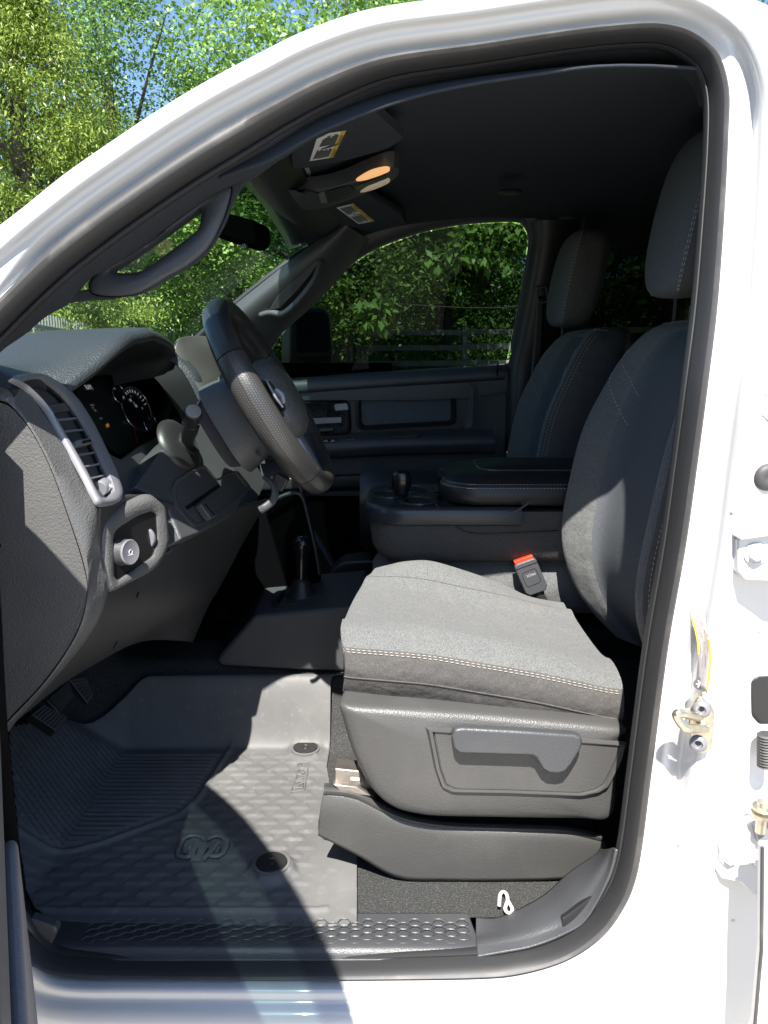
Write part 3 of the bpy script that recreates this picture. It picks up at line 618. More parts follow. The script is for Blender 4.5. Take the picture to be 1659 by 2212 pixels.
mb.grid([[p-CTN*.006, p, p+(q-p)*.5+CTN*.001, q, r] for p, q, r in zip(A, B, C_)], cv=True); mb.poly(C_); mb.build('release_pocket', m_seatplastic, ctp, smooth=45)
mb = MB(); mb.prism([ctd(u, v)-CTN*.002 for u, v in rrect([(408,1040),(438,1022),(460,1040),(426,1062)], .15)], -CTN*.014); mb.build('pocket_cover', m_dark, ctp, bevel=.002)
mb = MB(); mb.prism([ctd(u, v)+CTN*.001 for u, v in ((398,1096),(470,1046),(476,1052),(404,1103))], -CTN*.02); mb.build('pocket_slot', m_black, ctp, bevel=.001)
mb = MB(); mb.prism([ctd(u, v)+CTN*.020 for u, v in rrect([(415,1096),(428,1088),(456,1122),(440,1130)], .35)], -CTN*.016); rl = mb.build('release_lever', m_plastic, ctp, bevel=.004, seg=3)
mb = MB(); mb.bars(ctd(425,1098)+CTN*.021, ctd(446,1122)+CTN*.021, .004, CTN); mb.build('lever_slot', m_black, rl)
# stalk
st0 = ctd(397, 966)+CTN*.008; st1 = PY(418, 888, st0.y-.115)
ax = (st1-st0); SLn = ax.length; ax.normalize()
mb = MB(); mb.lathe(st0, ax, [(.0135, 0), (.0135, SLn*.22), (.0150, SLn*.38), (.0165, SLn*.44), (.0172, SLn*.70), (.0165, SLn*.705), (.0165, SLn*.72), (.0172, SLn*.725), (.0180, SLn*.95), (.0168, SLn*.99), (.0140, SLn), (0, SLn)], 36); stk = mb.build('turn_signal_stalk', m_dark, dash, smooth=35)
mb = MB(); mb.lathe(st1-ax*.0008, ax, [(.0145, 0), (.0142, .0016), (.011, .0022), (0, .0022)], 30); mb.build('stalk_cap', m_cap, stk)
mb = MB(); sdn = ax.cross(Vector((0, 1, 0))).normalized()
for k in (0, 1): 
    p = st0+ax*(SLn*.80)+Vector((.012, -.0085+.006*k*2, -.006))
    mb.bars(PY(416+k*9, 921-k*3, (st0+ax*SLn*.72).y-.014), PY(422+k*9, 919-k*3, (st0+ax*SLn*.72).y-.014), .0016, (0, -1, 0))
mb.build('stalk_mark', m_whiteink, stk)
# headlight switch
SN = Vector((.913, -.40, .10)).normalized(); SP0 = PY(285, 1185, .238)
def SW(u, v, o=0): return PP(u, v, SP0+SN*o, SN)
B1 = rrect([(216,1132),(262,1092),(330,1064),(362,1092),(372,1175),(340,1232),(238,1284),(222,1250)], .3, 4); B2 = rrect([(245,1147),(300,1113),(330,1103),(341,1112),(344,1164),(335,1201),(256,1255),(247,1245)], .3, 4)
B1e = even([SW(u, v, .006) for u, v in B1], 80, True); B2e = even([SW(u, v, .006) for u, v in B2], 80, True)
mb = MB(); mb.grid([[p-SN*.03+(p-q)*.02, p-SN*.008, p+(q-p)*.2+SN*.001, p+(q-p)*.5+SN*.003, p+(q-p)*.85+SN*.001, q-SN*.001, q-SN*.012] for p, q in zip(B1e, B2e)], cv=True); sb = mb.build('switch_bezel', m_dashskin, dash, smooth=60)
mb = MB(); mb.prism([p-SN*.0042 for p in B2e], -SN*.003); mb.build('switch_plate', m_black, sb)
KC = SW(257, 1192, -.0035); KA = (SN*.9+Vector((.12, -.05, .0))).normalized()
mb = MB(); mb.lathe(KC, KA, [(.024, 0), (.0245, .004), (.0225, .008), (.0215, .022), (.0205, .024)], 48); kn = mb.build('light_knob', m_plastic, sb, smooth=35)
mb = MB(); mb.lathe(KC+KA*.0225, KA, [(.0215, 0), (.0218, .002), (.0200, .0036), (.0185, .003)], 48); mb.build('knob_ring', m_silver, kn, smooth=40)
mb = MB(); mb.lathe(KC+KA*.024, KA, [(.0188, 0), (.018, .001), (0, .001)], 40); mb.build('knob_face', m_black, kn)
kx = SN.cross(Vector((0, 0, 1))).normalized()*-1
if kx.y < 0: kx = -kx
mb = MB(); kf = KC+KA*.0258; ky = Vector((0, 0, 1))
mb.tube([kf+kx*(.004*math.cos(a))+ky*(.004*math.sin(a)) for a in [math.pi*2*k/14 for k in range(14)]], .0006, 5, closed=True); mb.bars(kf-kx*.006-ky*.004, kf+kx*.006-ky*.006, .0013, KA); mb.build('knob_symbol', m_whiteink, kn)
mb = MB()
mb.text('O', SW(256, 1152, -.0030), kx, ky, .008); mb.text('AUTO', SW(279, 1145, -.0030), (kx+ky*-.55), ky, .008)
for a in range(4): mb.bars(SW(263, 1147+a*2.2, -.0030), SW(267.5, 1145.5+a*2.2, -.0030), .0009, SN)
mb.tube([SW(272+2.6*math.cos(a), 1145+4*math.sin(a), -.0030) for a in (-1.57, -.8, 0, .8, 1.57)], .0006, 5); mb.bars(SW(272, 1141, -.0030), SW(272, 1149, -.0030), .0009, SN)
mb.bars(SW(304.5, 1146, -.0030), SW(305.5, 1178, -.0030), .0012, SN); mb.bars(SW(303, 1137, -.0030), SW(306, 1136, -.0030), .002, SN)
mb.build('switch_marking', m_whiteink, sb, recalc=False)
mb = MB(); mb.lathe(SW(313, 1162, -.011), (0.2, .93, .0), [(0, -.004), (.019, -.004), (.0205, -.002), (.0205, .002), (.019, .004), (0, .004)], 40); mb.build('dimmer_wheel', m_silver, sb, smooth=45)

# centre stack, far half of the face
cs = part('center_stack', truck)
mb = MB(); mb.patch([[PY(u, v, y) for (u, v), y in r] for r in (
 [((378,738),.69),((374,765),.68),((392,800),.675),((425,840),.675),((436,880),.675)],
 [((392,730),.71),((396,756),.70),((412,795),.695),((440,838),.695),((452,885),.695)],
 [((436,731),.79),((453,752),.79),((468,798),.79),((480,835),.79),((492,880),.79)],
 [((452,738),.84),((464,760),.84),((474,800),.84),((484,835),.84),((498,880),.84)])], 26, 22); mb.build('stack_bezel', m_seatplastic, cs, smooth=60, solid=.008, solid_off=1)
mb = MB(); mb.patch([[PY(u, v, y) for (u, v), y in r] for r in (
 [((366,782),.672),((384,792),.672),((408,826),.672),((428,868),.672)], [((376,764),.678),((394,786),.678),((420,818),.678),((436,862),.678)], [((378,752),.69),((400,778),.69),((428,812),.69),((440,856),.69)])], 20, 12); mb.build('hood_flank', m_dashtop, cs, smooth=60, solid=.006, solid_off=1)
mb = MB(); mb.patch([[W(-.545+.0, y, -.045), W(-.50, y, -.10), W(-.455, y, -.19), W(-.43, y, -.27), W(-.44, y, -.36), W(-.50, y, -.50), W(-.60, y, -.66)] for y in (.74, .8, .95, 1.08)], 24, 12); mb.build('stack_face', m_dark, cs, smooth=60)
mb = MB(); mb.box(W(-.505, .92, -.13), (.01, .22, .10), Matrix.Rotation(R(-29), 3, 'Y')); mb.build('radio_screen', m_black, cs, bevel=.003)
mb = MB(); rows = []
for y in (1.08, 1.12, 1.3, 1.5, 1.62, 1.67): rows.append([W(-.548, y, -.04), W(-.53, y, -.07), W(-.50, y, -.13), W(-.48, y, -.20), W(-.50, y, -.24), W(-.47, y, -.30), W(-.50, y, -.42), W(-.62, y, -.52)])
mb.patch(rows, 30, 20); gb = mb.build('glove_panel', m_dark, dash, smooth=60)
for k in range(5):
    mb = MB(); a = PY(457+k*2, 772+k*13, .83); b = PY(476+k*3, 764+k*13, .87); mb.prism([a, b, b-DN*.02, a-DN*.02], Vector((0, 0, .0025))); mb.build('louver', m_black, cs)
mb = MB(); mb.prism([PY(u, v, .845) for u, v in rrect([(458,802),(472,800),(474,808),(460,810)], .3)], (-.01, .006, 0)); mb.build('vent_tab', m_chrome, cs, bevel=.001)
# lower edge of the stack and bin that frame the dark footwell
mb = MB(); mb.prism([PY(u, v, .985) for u, v in ((470,1290),(545,1090),(600,1070),(644,1060),(656,1072),(672,1135),(688,1215),(694,1300),(600,1330),(500,1335))], (0, .04, 0)); mb.build('stack_side', m_void, cs, bevel=.006)  # near-black slab: the footwell's shade is in its colour
mb = MB(); mb.tube(cr([PY(648,1052,.98), PY(655,1075,.98), PY(668,1130,.97), PY(682,1190,.96), PY(690,1240,.96)], 20), .009, 10, flat=.7); mb.tube(cr([PY(570,1090,.95), PY(620,1068,.96), PY(645,1066,.97), PY(655,1080,.97)], 14), .007, 10); mb.build('stack_edge', m_dark, cs, smooth=60)
mb = MB(); mb.tube(cr([PY(672,1150,1.35), PY(690,1172,1.35), PY(722,1228,1.35), PY(735,1236,1.35), PY(800,1236,1.35)], 20), .02, 10, flat=.6); mb.build('pocket_rim', m_plastic, cs, smooth=60)

# ================================================================== steering column and wheel
WC = W(-.221, .48, -.094); WN = Vector((.208, 0, -.367)); UPW = Vector((-.208, 0, .367)).normalized(); WNN = Vector((UPW.z, 0, -UPW.x)).normalized()
col = part('steering_column', truck)
def srect(c, ax, up, a, b, n=36, e=.62):
    ax = ax.normalized(); r_ = ax.cross(up).normalized(); out = []
    for k in range(n):
        t = 2*math.pi*k/n; ct, st = math.cos(t), math.sin(t)
        out.append(c+r_*(a*math.copysign(abs(ct)**e, ct))+up*(b*math.copysign(abs(st)**e, st)))
    return out
rg = []
for s, a, b, du in ((.020, .055, .050, 0), (.022, .066, .064, 0), (.045, .076, .078, -.004), (.075, .086, .090, -.008), (.106, .091, .096, -.010), (.108, .086, .091, -.010), (.112, .075, .080, -.010), (.135, .066, .070, -.010)):
    rg.append(srect(WC-WNN*s+UPW*du, WNN, UPW, a, b))
mb = MB(); mb.loft(rg); mb.build('column_shroud', m_plastic, col, smooth=50)
def shp(u, v): return PY(u, v, .388)
mb = MB(); mb.lathe(PY(505, 913, .412), (.1, -1, .1), [(.010, -.004), (.010, .002), (.008, .003), (.0075, -.002), (0, -.002)], 24); mb.build('ignition_cap', m_black, col)
mb = MB(); mb.lathe(PY(559, 980, .405), (.1, -1, .1), [(.0045, -.004), (.0045, .0), (.0, .0)], 16); mb.build('screw_hole', m_black, col)
mb = MB(); mb.lathe(PY(484, 822, .47), (-.1, -1, .5), [(.014, -.03), (.014, 0), (.010, .008), (0, .009)], 24); mb.build('shift_knob_end', m_dark, col)
mb = MB(); mb.tube(cr([PY(572,1030,.44), PY(586,1042,.43), PY(594,1060,.42), PY(590,1080,.41), PY(575,1094,.40), PY(562,1102,.40)], 22), .008, 10, flat=.6); mb.build('tilt_lever', m_plastic, col, smooth=60)
mb = MB(); mb.box(PY(604, 1040, .47), (.03, .03, .03), Matrix.Rotation(R(30), 3, 'Y')); mb.build('tow_switch', m_dark, col, bevel=.004)

wheel = part('steering_wheel', truck)
RW = .1925
def wheel_mat():
    m = mat('perforated_leather', (.028, .027, .026), .36, bump=('voro', 360, .2, .001)); nt = m.node_tree; L = nt.links; p = nt.nodes['Principled BSDF']
    uv = nd(nt, 'ShaderNodeUVMap'); sx = nd(nt, 'ShaderNodeSeparateXYZ'); L.new(uv.outputs[0], sx.inputs[0])
    def mth(op, a, b=None):
        n = nd(nt, 'ShaderNodeMath', operation=op)
        for i, q in enumerate((a, b)):
            if q is None: continue
            if isinstance(q, (int, float)): n.inputs[i].default_value = q
            else: L.new(q, n.inputs[i])
        return n.outputs[0]
    u, v = sx.outputs[0], sx.outputs[1]; row = mth('FLOOR', v); sh = mth('MULTIPLY', mth('MODULO', row, 2.0), .5)
    fu = mth('SUBTRACT', mth('FRACT', mth('ADD', u, sh)), .5); fv = mth('SUBTRACT', mth('FRACT', v), .5)
    d = mth('SQRT', mth('ADD', mth('MULTIPLY', fu, fu), mth('MULTIPLY', fv, fv))); hole = mth('LESS_THAN', d, .20)
    mx = nd(nt, 'ShaderNodeMix', data_type='RGBA'); L.new(hole, mx.inputs[0]); mx.inputs[6].default_value = (.028, .027, .026, 1); mx.inputs[7].default_value = (.085, .083, .08, 1); L.new(mx.outputs[2], p.inputs['Base Color']); return m  # holes paler than the leather: caught light put in as colour
m_perf = wheel_mat()
YV = Vector((0, 1, 0))
def rim_ring(a, k=1.0, n=22):
    rad = YV*math.cos(a)+UPW*math.sin(a); c = WC+rad*RW; rr = .0205; ra = .0265
    bl = max(0.0, math.cos(2*a)) ; rr *= 1+.10*bl; ra *= 1+.06*bl
    return [c+rad*(rr*k*math.cos(t))+WNN*(ra*k*math.sin(t)) for t in [2*math.pi*i/n for i in range(n)]]
def rim_seg(a0, a1, name, m, n=50):
    k = MB(); N = 23; rings = [rim_ring(a0+(a1-a0)*i/(n-1))+[None] for i in range(n)]
    for r in rings: r[-1] = r[0].copy()
    rings = [rim_ring(a0, .90)+[rim_ring(a0, .90)[0]]]+rings+[rim_ring(a1, .90)+[rim_ring(a1, .90)[0]]]
    k.grid(rings); o = k.build(name, m, wheel, smooth=60, recalc=False)
    uvl = o.data.uv_layers.new(name='UVMap')
    for p in o.data.polygons:
        for li, vi in zip(p.loop_indices, p.vertices):
            i, j = divmod(vi, N); uvl.data[li].uv = (i/(n+1)*abs(a1-a0)*RW/.0041, j/(N-1)*.15/.0041)
    return o
rim_seg(R(28), R(152), 'rim_grip', m_wheel); rim_seg(R(152.6), R(232), 'rim_grip', m_perf); rim_seg(R(232.6), R(322), 'rim_grip', m_wheel); rim_seg(R(322.6), R(387.4), 'rim_grip', m_perf)
# hub, pad, spokes, switches
mb = MB(); rg = []
for s, a, b in ((-.012, .03, .03), (-.010, .080, .075), (.0, .094, .086), (.014, .092, .082), (.026, .080, .068), (.034, .052, .044), (.037, .02, .016)): rg.append(srect(WC+WNN*(s+.010)-UPW*.010, WNN, UPW, a, b, 40, .75))
mb.loft(rg); mb.build('airbag_pad', m_dashskin, wheel, smooth=60)
for sg in (-1, 1):
    mb = MB(); mb.loft([srect(WC+YV*(sg*y)+WNN*(z)-UPW*.004, YV*sg, UPW, w_, d_, 20, .7) for y, z, w_, d_ in ((.06, .006, .010, .044), (.10, .012, .010, .040), (.14, .014, .010, .036), (.178, .004, .011, .040))]); sp = mb.build('spoke', m_dark, wheel, smooth=60)
    def sk(a, b, o): return WC+YV*(sg*a)+UPW*b+WNN*(o+.026)
    mb = MB(); mb.prism([sk(a, b, -.002) for a, b in rrect([(.098, .026), (.150, .030), (.158, -.008), (.140, -.036), (.104, -.032)], .3)], WNN*.006); mb.build('switch_pad', m_black, sp, bevel=.002)
    pth = even([sk(a, b, .004) for a, b in rrect([(.098, .026), (.150, .030), (.158, -.008), (.140, -.036), (.104, -.032)], .3)], 50, True)
    mb = MB(); mb.tube(pth[4:30], .0022, 8); mb.build('switch_trim', m_silver, sp, smooth=60)
    mb = MB(); mb.loft([srect(sk(.106+.008*0, .008-.030*i, .002+.006*math.sin(math.pi*i)), UPW, WNN, .005, .006, 14, .8) for i in (0, .2, .5, .8, 1)]); mb.build('rocker_switch', m_silver, sp, smooth=60)
    mb = MB(); sgn = 1
    xd = YV
    for s, a, b in (('SET+', .118, .014), ('RES', .138, .0), ('SET-', .128, -.024)) if sg > 0 else (('OK', .138, .0),): mb.text(s, sk(a, b, .0048), xd, UPW, .0062)
    mb.build('switch_text', m_whiteink, sp, recalc=False)
mb = MB(); mb.loft([srect(WC-UPW*y+WNN*z, UPW, WNN, w_, d_, 20, .7) for y, z, w_, d_ in ((.05, .0, .030, .010), (.10, .004, .026, .010), (.14, .004, .026, .009), (.176, .0, .036, .012))]); mb.build('spoke', m_silver, wheel, smooth=60)
mb = MB(); mb.lathe(WC-WNN*.055, WNN, [(.06, 0), (.078, .008), (.082, .03), (.06, .04)], 36); mb.build('hub_back', m_plastic, wheel, smooth=50)

# pedals
def pedal(name, c, w_, h_, d_, yawd, tilt, parent, ribs):
    k = MB(); rot = Matrix.Rotation(R(yawd), 3, 'Z')@Matrix.Rotation(R(tilt), 3, 'Y'); k.box(c, (d_, w_, h_), rot); o = k.build(name, m_dark, parent, bevel=.006, seg=3)
    k = MB()
    for i in range(ribs): k.box(c+rot@Vector((d_/2+.001, 0, -h_*.42+h_*.84*i/(ribs-1))), (.004, w_*.92, h_*.42/ribs), rot)
    k.build('pedal_pad', m_plastic, o, bevel=.001); k = MB(); k.tube([c+rot@Vector((-.01, 0, 0)), c+Vector((-.10, 0, .12)), c+Vector((-.16, 0, .28))], .011, 8); k.build('pedal_arm', m_dark, o); return o
def footpad(name, anchor, y, nrm, quad, th, ribs):
    n_ = Vector(nrm).normalized(); p0 = PY(*anchor, y); Q = [PP(u, v, p0, n_) for u, v in quad]
    k = MB(); k.prism(Q, -n_*th); o = k.build(name, m_dark, truck, bevel=.003, seg=3)
    k = MB(); A, B, C_, D_ = Q[0], Q[1], Q[2], Q[3]
    for i in range(ribs):
        t = (i+.7)/(ribs+.4); a, b = A.lerp(D_, t), B.lerp(C_, t); k.bars(a.lerp(b, .06), a.lerp(b, .94), (D_-A).length/ribs*.5, n_, h=.003)
    k.build('pedal_pad', m_plastic, o); k = MB(); c = sum(Q, Vector())/len(Q)-n_*th; k.tube([c, c+Vector((-.10, 0, .14)), c+Vector((-.16, 0, .3))], .011, 8); k.build('pedal_arm', m_dark, o)
footpad('brake_pedal', (108, 1552), .42, (.62, -.35, .70), [(66,1542),(94,1522),(148,1549),(121,1579)], .030, 8)
footpad('accelerator_pedal', (176, 1488), .60, (.80, -.35, .48), [(148,1466),(186,1462),(202,1504),(190,1520)], .016, 7)
footpad('parking_brake_pedal', (132, 1502), .54, (.80, -.2, .5), [(100,1512),(150,1468),(160,1502),(128,1540)], .012, 8)
# ================================================================== seats
def bow(y, y0, y1): return (y-y0)/(y1-y0)
def make_seat(label, hx=.57, hz=.208, hh=.134, tw=0.0):
    seat = part('bucket_seat', truck, label)
    Y0, Y1 = .215, .735                            # sides of the seat
    # cushion: sections from front to back; each goes up the near side, over the top and down the far side
    def sec(x, t):
        hs = -.520-.005*math.sin(math.pi*t)-.108*max(0, t-.25)**1.2       # seam height
        bol = .026*math.sin(math.pi*min(1, .12+t*.9)); dip = .027*math.sin(math.pi*min(1, .1+t*.85))
        hb = hs-.085
        ins = .012*max(0, 1-t*6)
        far = .042*math.sin(math.pi*min(1, max(0, (t+.05)/.86)))
        ln = [(Y0+.012+ins, hb), (Y0+.002+ins, hb+.02), (Y0-.006+ins, hs-.035), (Y0-.003+ins, hs-.008), (Y0+.004+ins, hs+.004), (Y0+.022+ins, hs+.018), (Y0+.055, hs+.026+bol*.25), (Y0+.09, hs+.026+bol*.18), (Y0+.125, hs+.018-dip*.4), (Y0+.17, hs+.014-dip*.8), ((Y0+Y1)/2, hs+.013-dip), (Y1-.17, hs+.014-dip*.8), (Y1-.125, hs+.018-dip*.3), (Y1-.085, hs+.006+far*.8), (Y1-.05, hs+.008+far*.9), (Y1-.02, hs-.002+far*.4), (Y1-.002, hs-.012), (Y1+.004, hs-.04), (Y1-.004, hb+.02), (Y1-.012, hb)]
        return [W(x, y, h) for y, h in ln]
    rows = []; xs = [(-.0705, -.02), (-.078, 0), (-.072, .03), (-.045, .09), (0, .18), (.08, .34), (.17, .5), (.27, .68), (.34, .84), (.395, .96), (.425, 1.0)]
    for x, t in xs: rows.append(sec(x, max(t, 0)))
    f0 = [Vector((p.x+.03, .475+(p.y-.475)*.93, min(p.z, H(-.55))-.012)) for p in rows[0]]; rows[0] = [Vector((p.x-.004, .475+(p.y-.475)*.985, H(-.60)+(p.z-H(-.605))*.80)) for p in rows[0]]
    rows = [f0]+rows
    mb = MB(); R1 = [cr(r, 100) for r in rows]; cols = [cr([r[j] for r in R1], 90) for j in range(100)]
    def shear(p):
        a = min(1, max(0, (p.y-Y0)/(Y1-Y0))); f = min(1, max(0, (.20-p.x)/.26)); return Vector((p.x+(.075*a**2.6+.012*max(0, 1-a*9)**2)*f*f*(3-2*f), p.y, p.z))
    g = [[shear(cols[j][i]) for j in range(100)] for i in range(90)]
    # seam index: grid column nearest the seam -> darker cloth below it
    mb.grid(g); 
    js = int(100*4.05/19); je = int(100*15.6/19)
    mb.m = [1 if (k % 99) < js or (k % 99) > je else 0 for k in range(len(mb.m))]
    cush = mb.build('cushion', [m_fabric, m_fabdark], seat, smooth=70)
    seam = [g[i][js] for i in range(2, 88)]; 
    mb = MB(); mb.stitch([p+Vector((0, -.0022, -.0)) for p in [g[i][js-1] for i in range(8, 86)]]); mb.stitch([p+Vector((0, -.0022, -.0)) for p in [g[i][js-3] for i in range(8, 86)]]); mb.build('stitching', m_stitch, cush)
    mb = MB(); jm = int(100*1.55/19); mb.tube([g[i][jm]+Vector((0, -.0004, 0)) for i in range(6, 86)], .0016, 6); mb.build('piping', m_fabdark, cush); mb = MB()
    j1, j2 = int(100*9/19), int(100*12.2/19)
    mb.tube([g[i][j2]+Vector((0, 0, -.0003)) for i in range(6, 80)], .0012, 6)
    mb.build('piping', m_fabdark, cush)
    # backrest
    def bsec(h, xf, thick, wn, bol):
        tq = lambda y, x: x+tw*(1-(y-Y0)/(Y1-Y0))*min(1, max(0, (.0-h)/.2))
        y0, y1 = Y0-.004+wn, Y1+.004-wn; mid = .475
        ln = [(y0+.05, xf+thick), (y0+.012, xf+thick-.015), (y0-.006, xf+thick*.62), (y0-.004, xf+.035), (y0+.014, xf+.004), (y0+.042, xf-.006), (y0+.085, xf+.012+bol*.5), (y0+.13, xf+.030+bol), (mid, xf+.034+bol), (y1-.13, xf+.030+bol), (y1-.085, xf+.012+bol*.5), (y1-.042, xf-.006), (y1-.014, xf+.004), (y1+.004, xf+.035), (y1+.006, xf+thick*.62), (y1-.012, xf+thick-.015), (y1-.05, xf+thick)]
        return [W(tq(y, x), y, h) for y, x in ln]
    prof = [(-.66, .545, .12, .05, .01), (-.62, .505, .14, .03, .012), (-.56, .462, .16, .012, .018), (-.48, .430, .17, .004, .025), (-.40, .422, .175, .0, .030), (-.30, .434, .17, .0, .030), (-.18, .458, .165, .004, .026), (-.08, .500, .15, .014, .014), (-.02, .530, .14, .028, .006), (.03, .566, .12, .055, .0), (.052, .600, .09, .085, .0), (.060, .640, .03, .12, -.0)]
    rows = [bsec(*p) for p in prof]
    R1 = [cr(r, 96, True) for r in rows]; cols = [cr([r[j] for r in R1], 90) for j in range(96)]
    g = [[cols[j][i] for j in range(96)] for i in range(90)]
    mb = MB(); mb.grid(g, cu=True); mb.f.append([89*96+j for j in range(96)]); mb.m.append(0)
    k1, k2 = int(96*4.4/17), int(96*11.6/17)
    for q in range(89*96):
        j = q % 96; i = q//96
        mb.m[q] = 1 if (j < k1 or j > k2) else (2 if int(96*6.4/17) < j < int(96*9.7/17) and i < 74 else 0)
    back = mb.build('backrest', [m_fabric, m_fabdark, m_fabsmoke], seat, smooth=70)
    def nrm(i, j): 
        a = g[min(i+1, 89)][j]-g[max(i-1, 0)][j]; b = g[i][(j+1) % 96]-g[i][j-1]; n = b.cross(a).normalized(); 
        return n if n.x < 0 or abs(n.x) < .3 else -n
    mb = MB()
    for pair in ((int(96*3.55/17), int(96*3.9/17)), (int(96*12.1/17), int(96*12.45/17))):
        mb = MB()
        for jj in pair: mb.stitch([g[i][jj]+Vector((-.0006, 0, 0))+(Vector((0, -.0006, 0)) if jj < 48 else Vector((0, .0006, 0))) for i in range(8, 78)])
        mb.build('stitching', m_stitch, back)
    mb = MB()
    def gp(i, j):
        a, b = int(i), int(j); f, h_ = i-a, j-b; return (g[a][b].lerp(g[a+1][b], f)).lerp(g[a][b+1].lerp(g[a+1][b+1], f), h_)
    for lo_, hi_ in ((50, 60), (55, 67)):
        for sg_, kk in ((1, k1+1), (-1, k2-2)):
            mb = MB(); mb.stitch([gp(hi_-(hi_-lo_)*(q/16)**.7, kk+sg_*q*.75)+Vector((-.0012, 0, 0)) for q in range(17)]); mb.build('stitching', m_stitch, back)
    mb = MB(); mb.stitch([gp(79+3*math.sin(math.pi*(q/60)), 24+q*.8)+Vector((-.0012, 0, .0008)) for q in range(61)])
    mb.build('stitching', m_stitch, back)
    # headrest
    mb = MB(); hc = W(hx, .475, hz); rws = []
    for k in range(17):
        a = -math.pi/2+math.pi*k/16; z = hh*math.copysign(abs(math.sin(a))**.8, math.sin(a)); s_ = max(abs(math.cos(a)), .02)**.45
        ring = []
        for q in range(40):
            t = 2*math.pi*q/40; ct, st_ = math.cos(t), math.sin(t)
            ring.append(hc+Vector((.068*s_*math.copysign(abs(ct)**.75, ct)+z*.18, .128*s_*math.copysign(abs(st_)**.7, st_), z)))
        rws.append(ring)
    mb.loft(rws)
    for q in range(len(mb.m)-2):
        j = q % 40; mb.m[q] = 1 if 6 <= j < 14 or 26 <= j < 34 else 0
    hr = mb.build('headrest', [m_fabsmoke, m_fabdark], seat, smooth=70, sub=1)
    mb = MB()
    for jj in (14, 13.6, 25.6, 26): mb.stitch([hc+(r[int(jj) % 40]-hc)*1.004 if jj == int(jj) else hc+(r[int(jj) % 40].lerp(r[(int(jj)+1) % 40], jj % 1)-hc)*1.004 for r in rws[2:15]])
    mb.build('stitching', m_stitch, hr)
    mb = MB()
    # side shield with recliner panel and lever
    SY = .176
    def sp(u, v, y=SY): return PY(u, v, y)
    SO = [(733,1528),(742,1523),(760,1524),(900,1533),(1100,1549),(1340,1572),(1342,1600),(1336,1680),(1324,1768),(1250,1771),(1100,1771),(960,1768),(900,1762),(850,1748),(812,1720),(785,1680),(762,1630),(746,1580)]
    k = MB(); A = even(cr([sp(*p) for p in SO], 160, True), 140, True); c_ = sum(A, Vector())/140
    rws = []
    for p in A:
        d = (c_-p); L_ = d.length; d = d/L_
        rws.append([p+Vector((0, .06, 0))+d*.004, p+Vector((0, .012, 0)), p+d*.004+Vector((0, .003, 0)), p+d*.012+Vector((0, -.002, 0)), p+d*.03+Vector((0, -.006, 0)), p+d*(L_*.55)+Vector((0, -.010, 0)), c_+Vector((0, -.010, 0))])
    k.grid(rws, cv=True); sh = k.build('side_shield', m_seatplastic, seat, smooth=50)
    RP = [(936,1578),(1010,1583),(1338,1608),(1330,1640),(1304,1692),(1286,1704),(1250,1712),(1100,1706),(985,1704),(964,1694),(952,1660)]
    k = MB(); B = even([sp(u, v, SY-.011) for u, v in RP], 90, True); cb = sum(B, Vector())/90
    k.grid([[p+(p-cb)*.09+Vector((0, .004, 0)), p+(p-cb)*.05+Vector((0, -.006, 0)), p+(p-cb)*.014+Vector((0, -.006, 0)), p, p+Vector((0, .004, 0))] for p in B], cv=True); k.build('panel_rim', m_seatplastic, sh, smooth=50)
    k = MB(); k.prism([p+(cb-p)*.008+Vector((0, -.0015, 0)) for p in B], (0, .004, 0)); k.build('recline_panel', m_seatplastic, sh, bevel=.001)
    HL = [(976,1590),(982,1576),(1000,1574),(1120,1580),(1240,1588),(1257,1594),(1259,1606),(1254,1622),(1236,1652),(1222,1669),(1205,1673),(1185,1671),(1172,1662),(1158,1638),(1150,1634),(1060,1631),(992,1629),(980,1618)]
    k = MB(); k.prism([sp(u, v, SY-.042) for u, v in HL], (0, .02, 0)); k.build('recline_lever', m_plastic, sh, bevel=.0055, seg=4)
    k = MB(); k.prism([sp(u, v, SY-.03) for u, v in ((1170,1600),(1230,1604),(1222,1650),(1190,1655))], (0, .03, 0)); k.build('lever_hub', m_plastic, sh, bevel=.003)
    # plinth and rails
    k = MB(); rws = []
    PO = [(690,1782),(700,1718),(706,1700),(730,1690),(800,1726),(860,1758),(960,1776),(1200,1788),(1310,1800),(1308,1870),(1240,1888),(1000,1898),(880,1896),(800,1852),(700,1806)]
    top = [((700,1706),.235),((770,1716),.235),((860,1762),.235),((960,1782),.235),((1100,1788),.235),((1220,1792),.235),((1300,1808),.24)]
    mid_ = [((692,1746),.226),((770,1752),.226),((860,1786),.226),((960,1804),.226),((1100,1810),.226),((1226,1818),.228),((1310,1832),.238)]
    low = [((688,1800),.232),((770,1842),.234),((860,1892),.236),((960,1898),.236),((1100,1898),.236),((1224,1892),.236),((1308,1864),.246)]
    bk = [(p, y+.10) for p, y in top]
    k.patch([[PY(u, v-8, y) for (u, v), y in bk], [PY(u, v, y) for (u, v), y in top], [PY(u*.8+a*.2, v*.8+b*.2, y-.004) for ((u, v), y), ((a, b), z) in zip(top, mid_)], [PY(*p, y) for p, y in mid_], [PY(*p, y) for p, y in low]], 60, 30)
    k.build('seat_plinth', m_seatplastic, seat, smooth=60, solid=.006, solid_off=1)
    k = MB(); k.prism([PY(u, v, .235) for u, v in ((722,1660),(800,1668),(802,1700),(722,1694))], (0, .04, 0)); k.build('seat_rail', m_steel, seat, bevel=.004); k = MB(); k.prism([PY(u, v, .225) for u, v in ((716,1694),(770,1700),(806,1722),(740,1716))], (0, .06, 0)); k.build('seat_rail', m_steel, seat, bevel=.004)
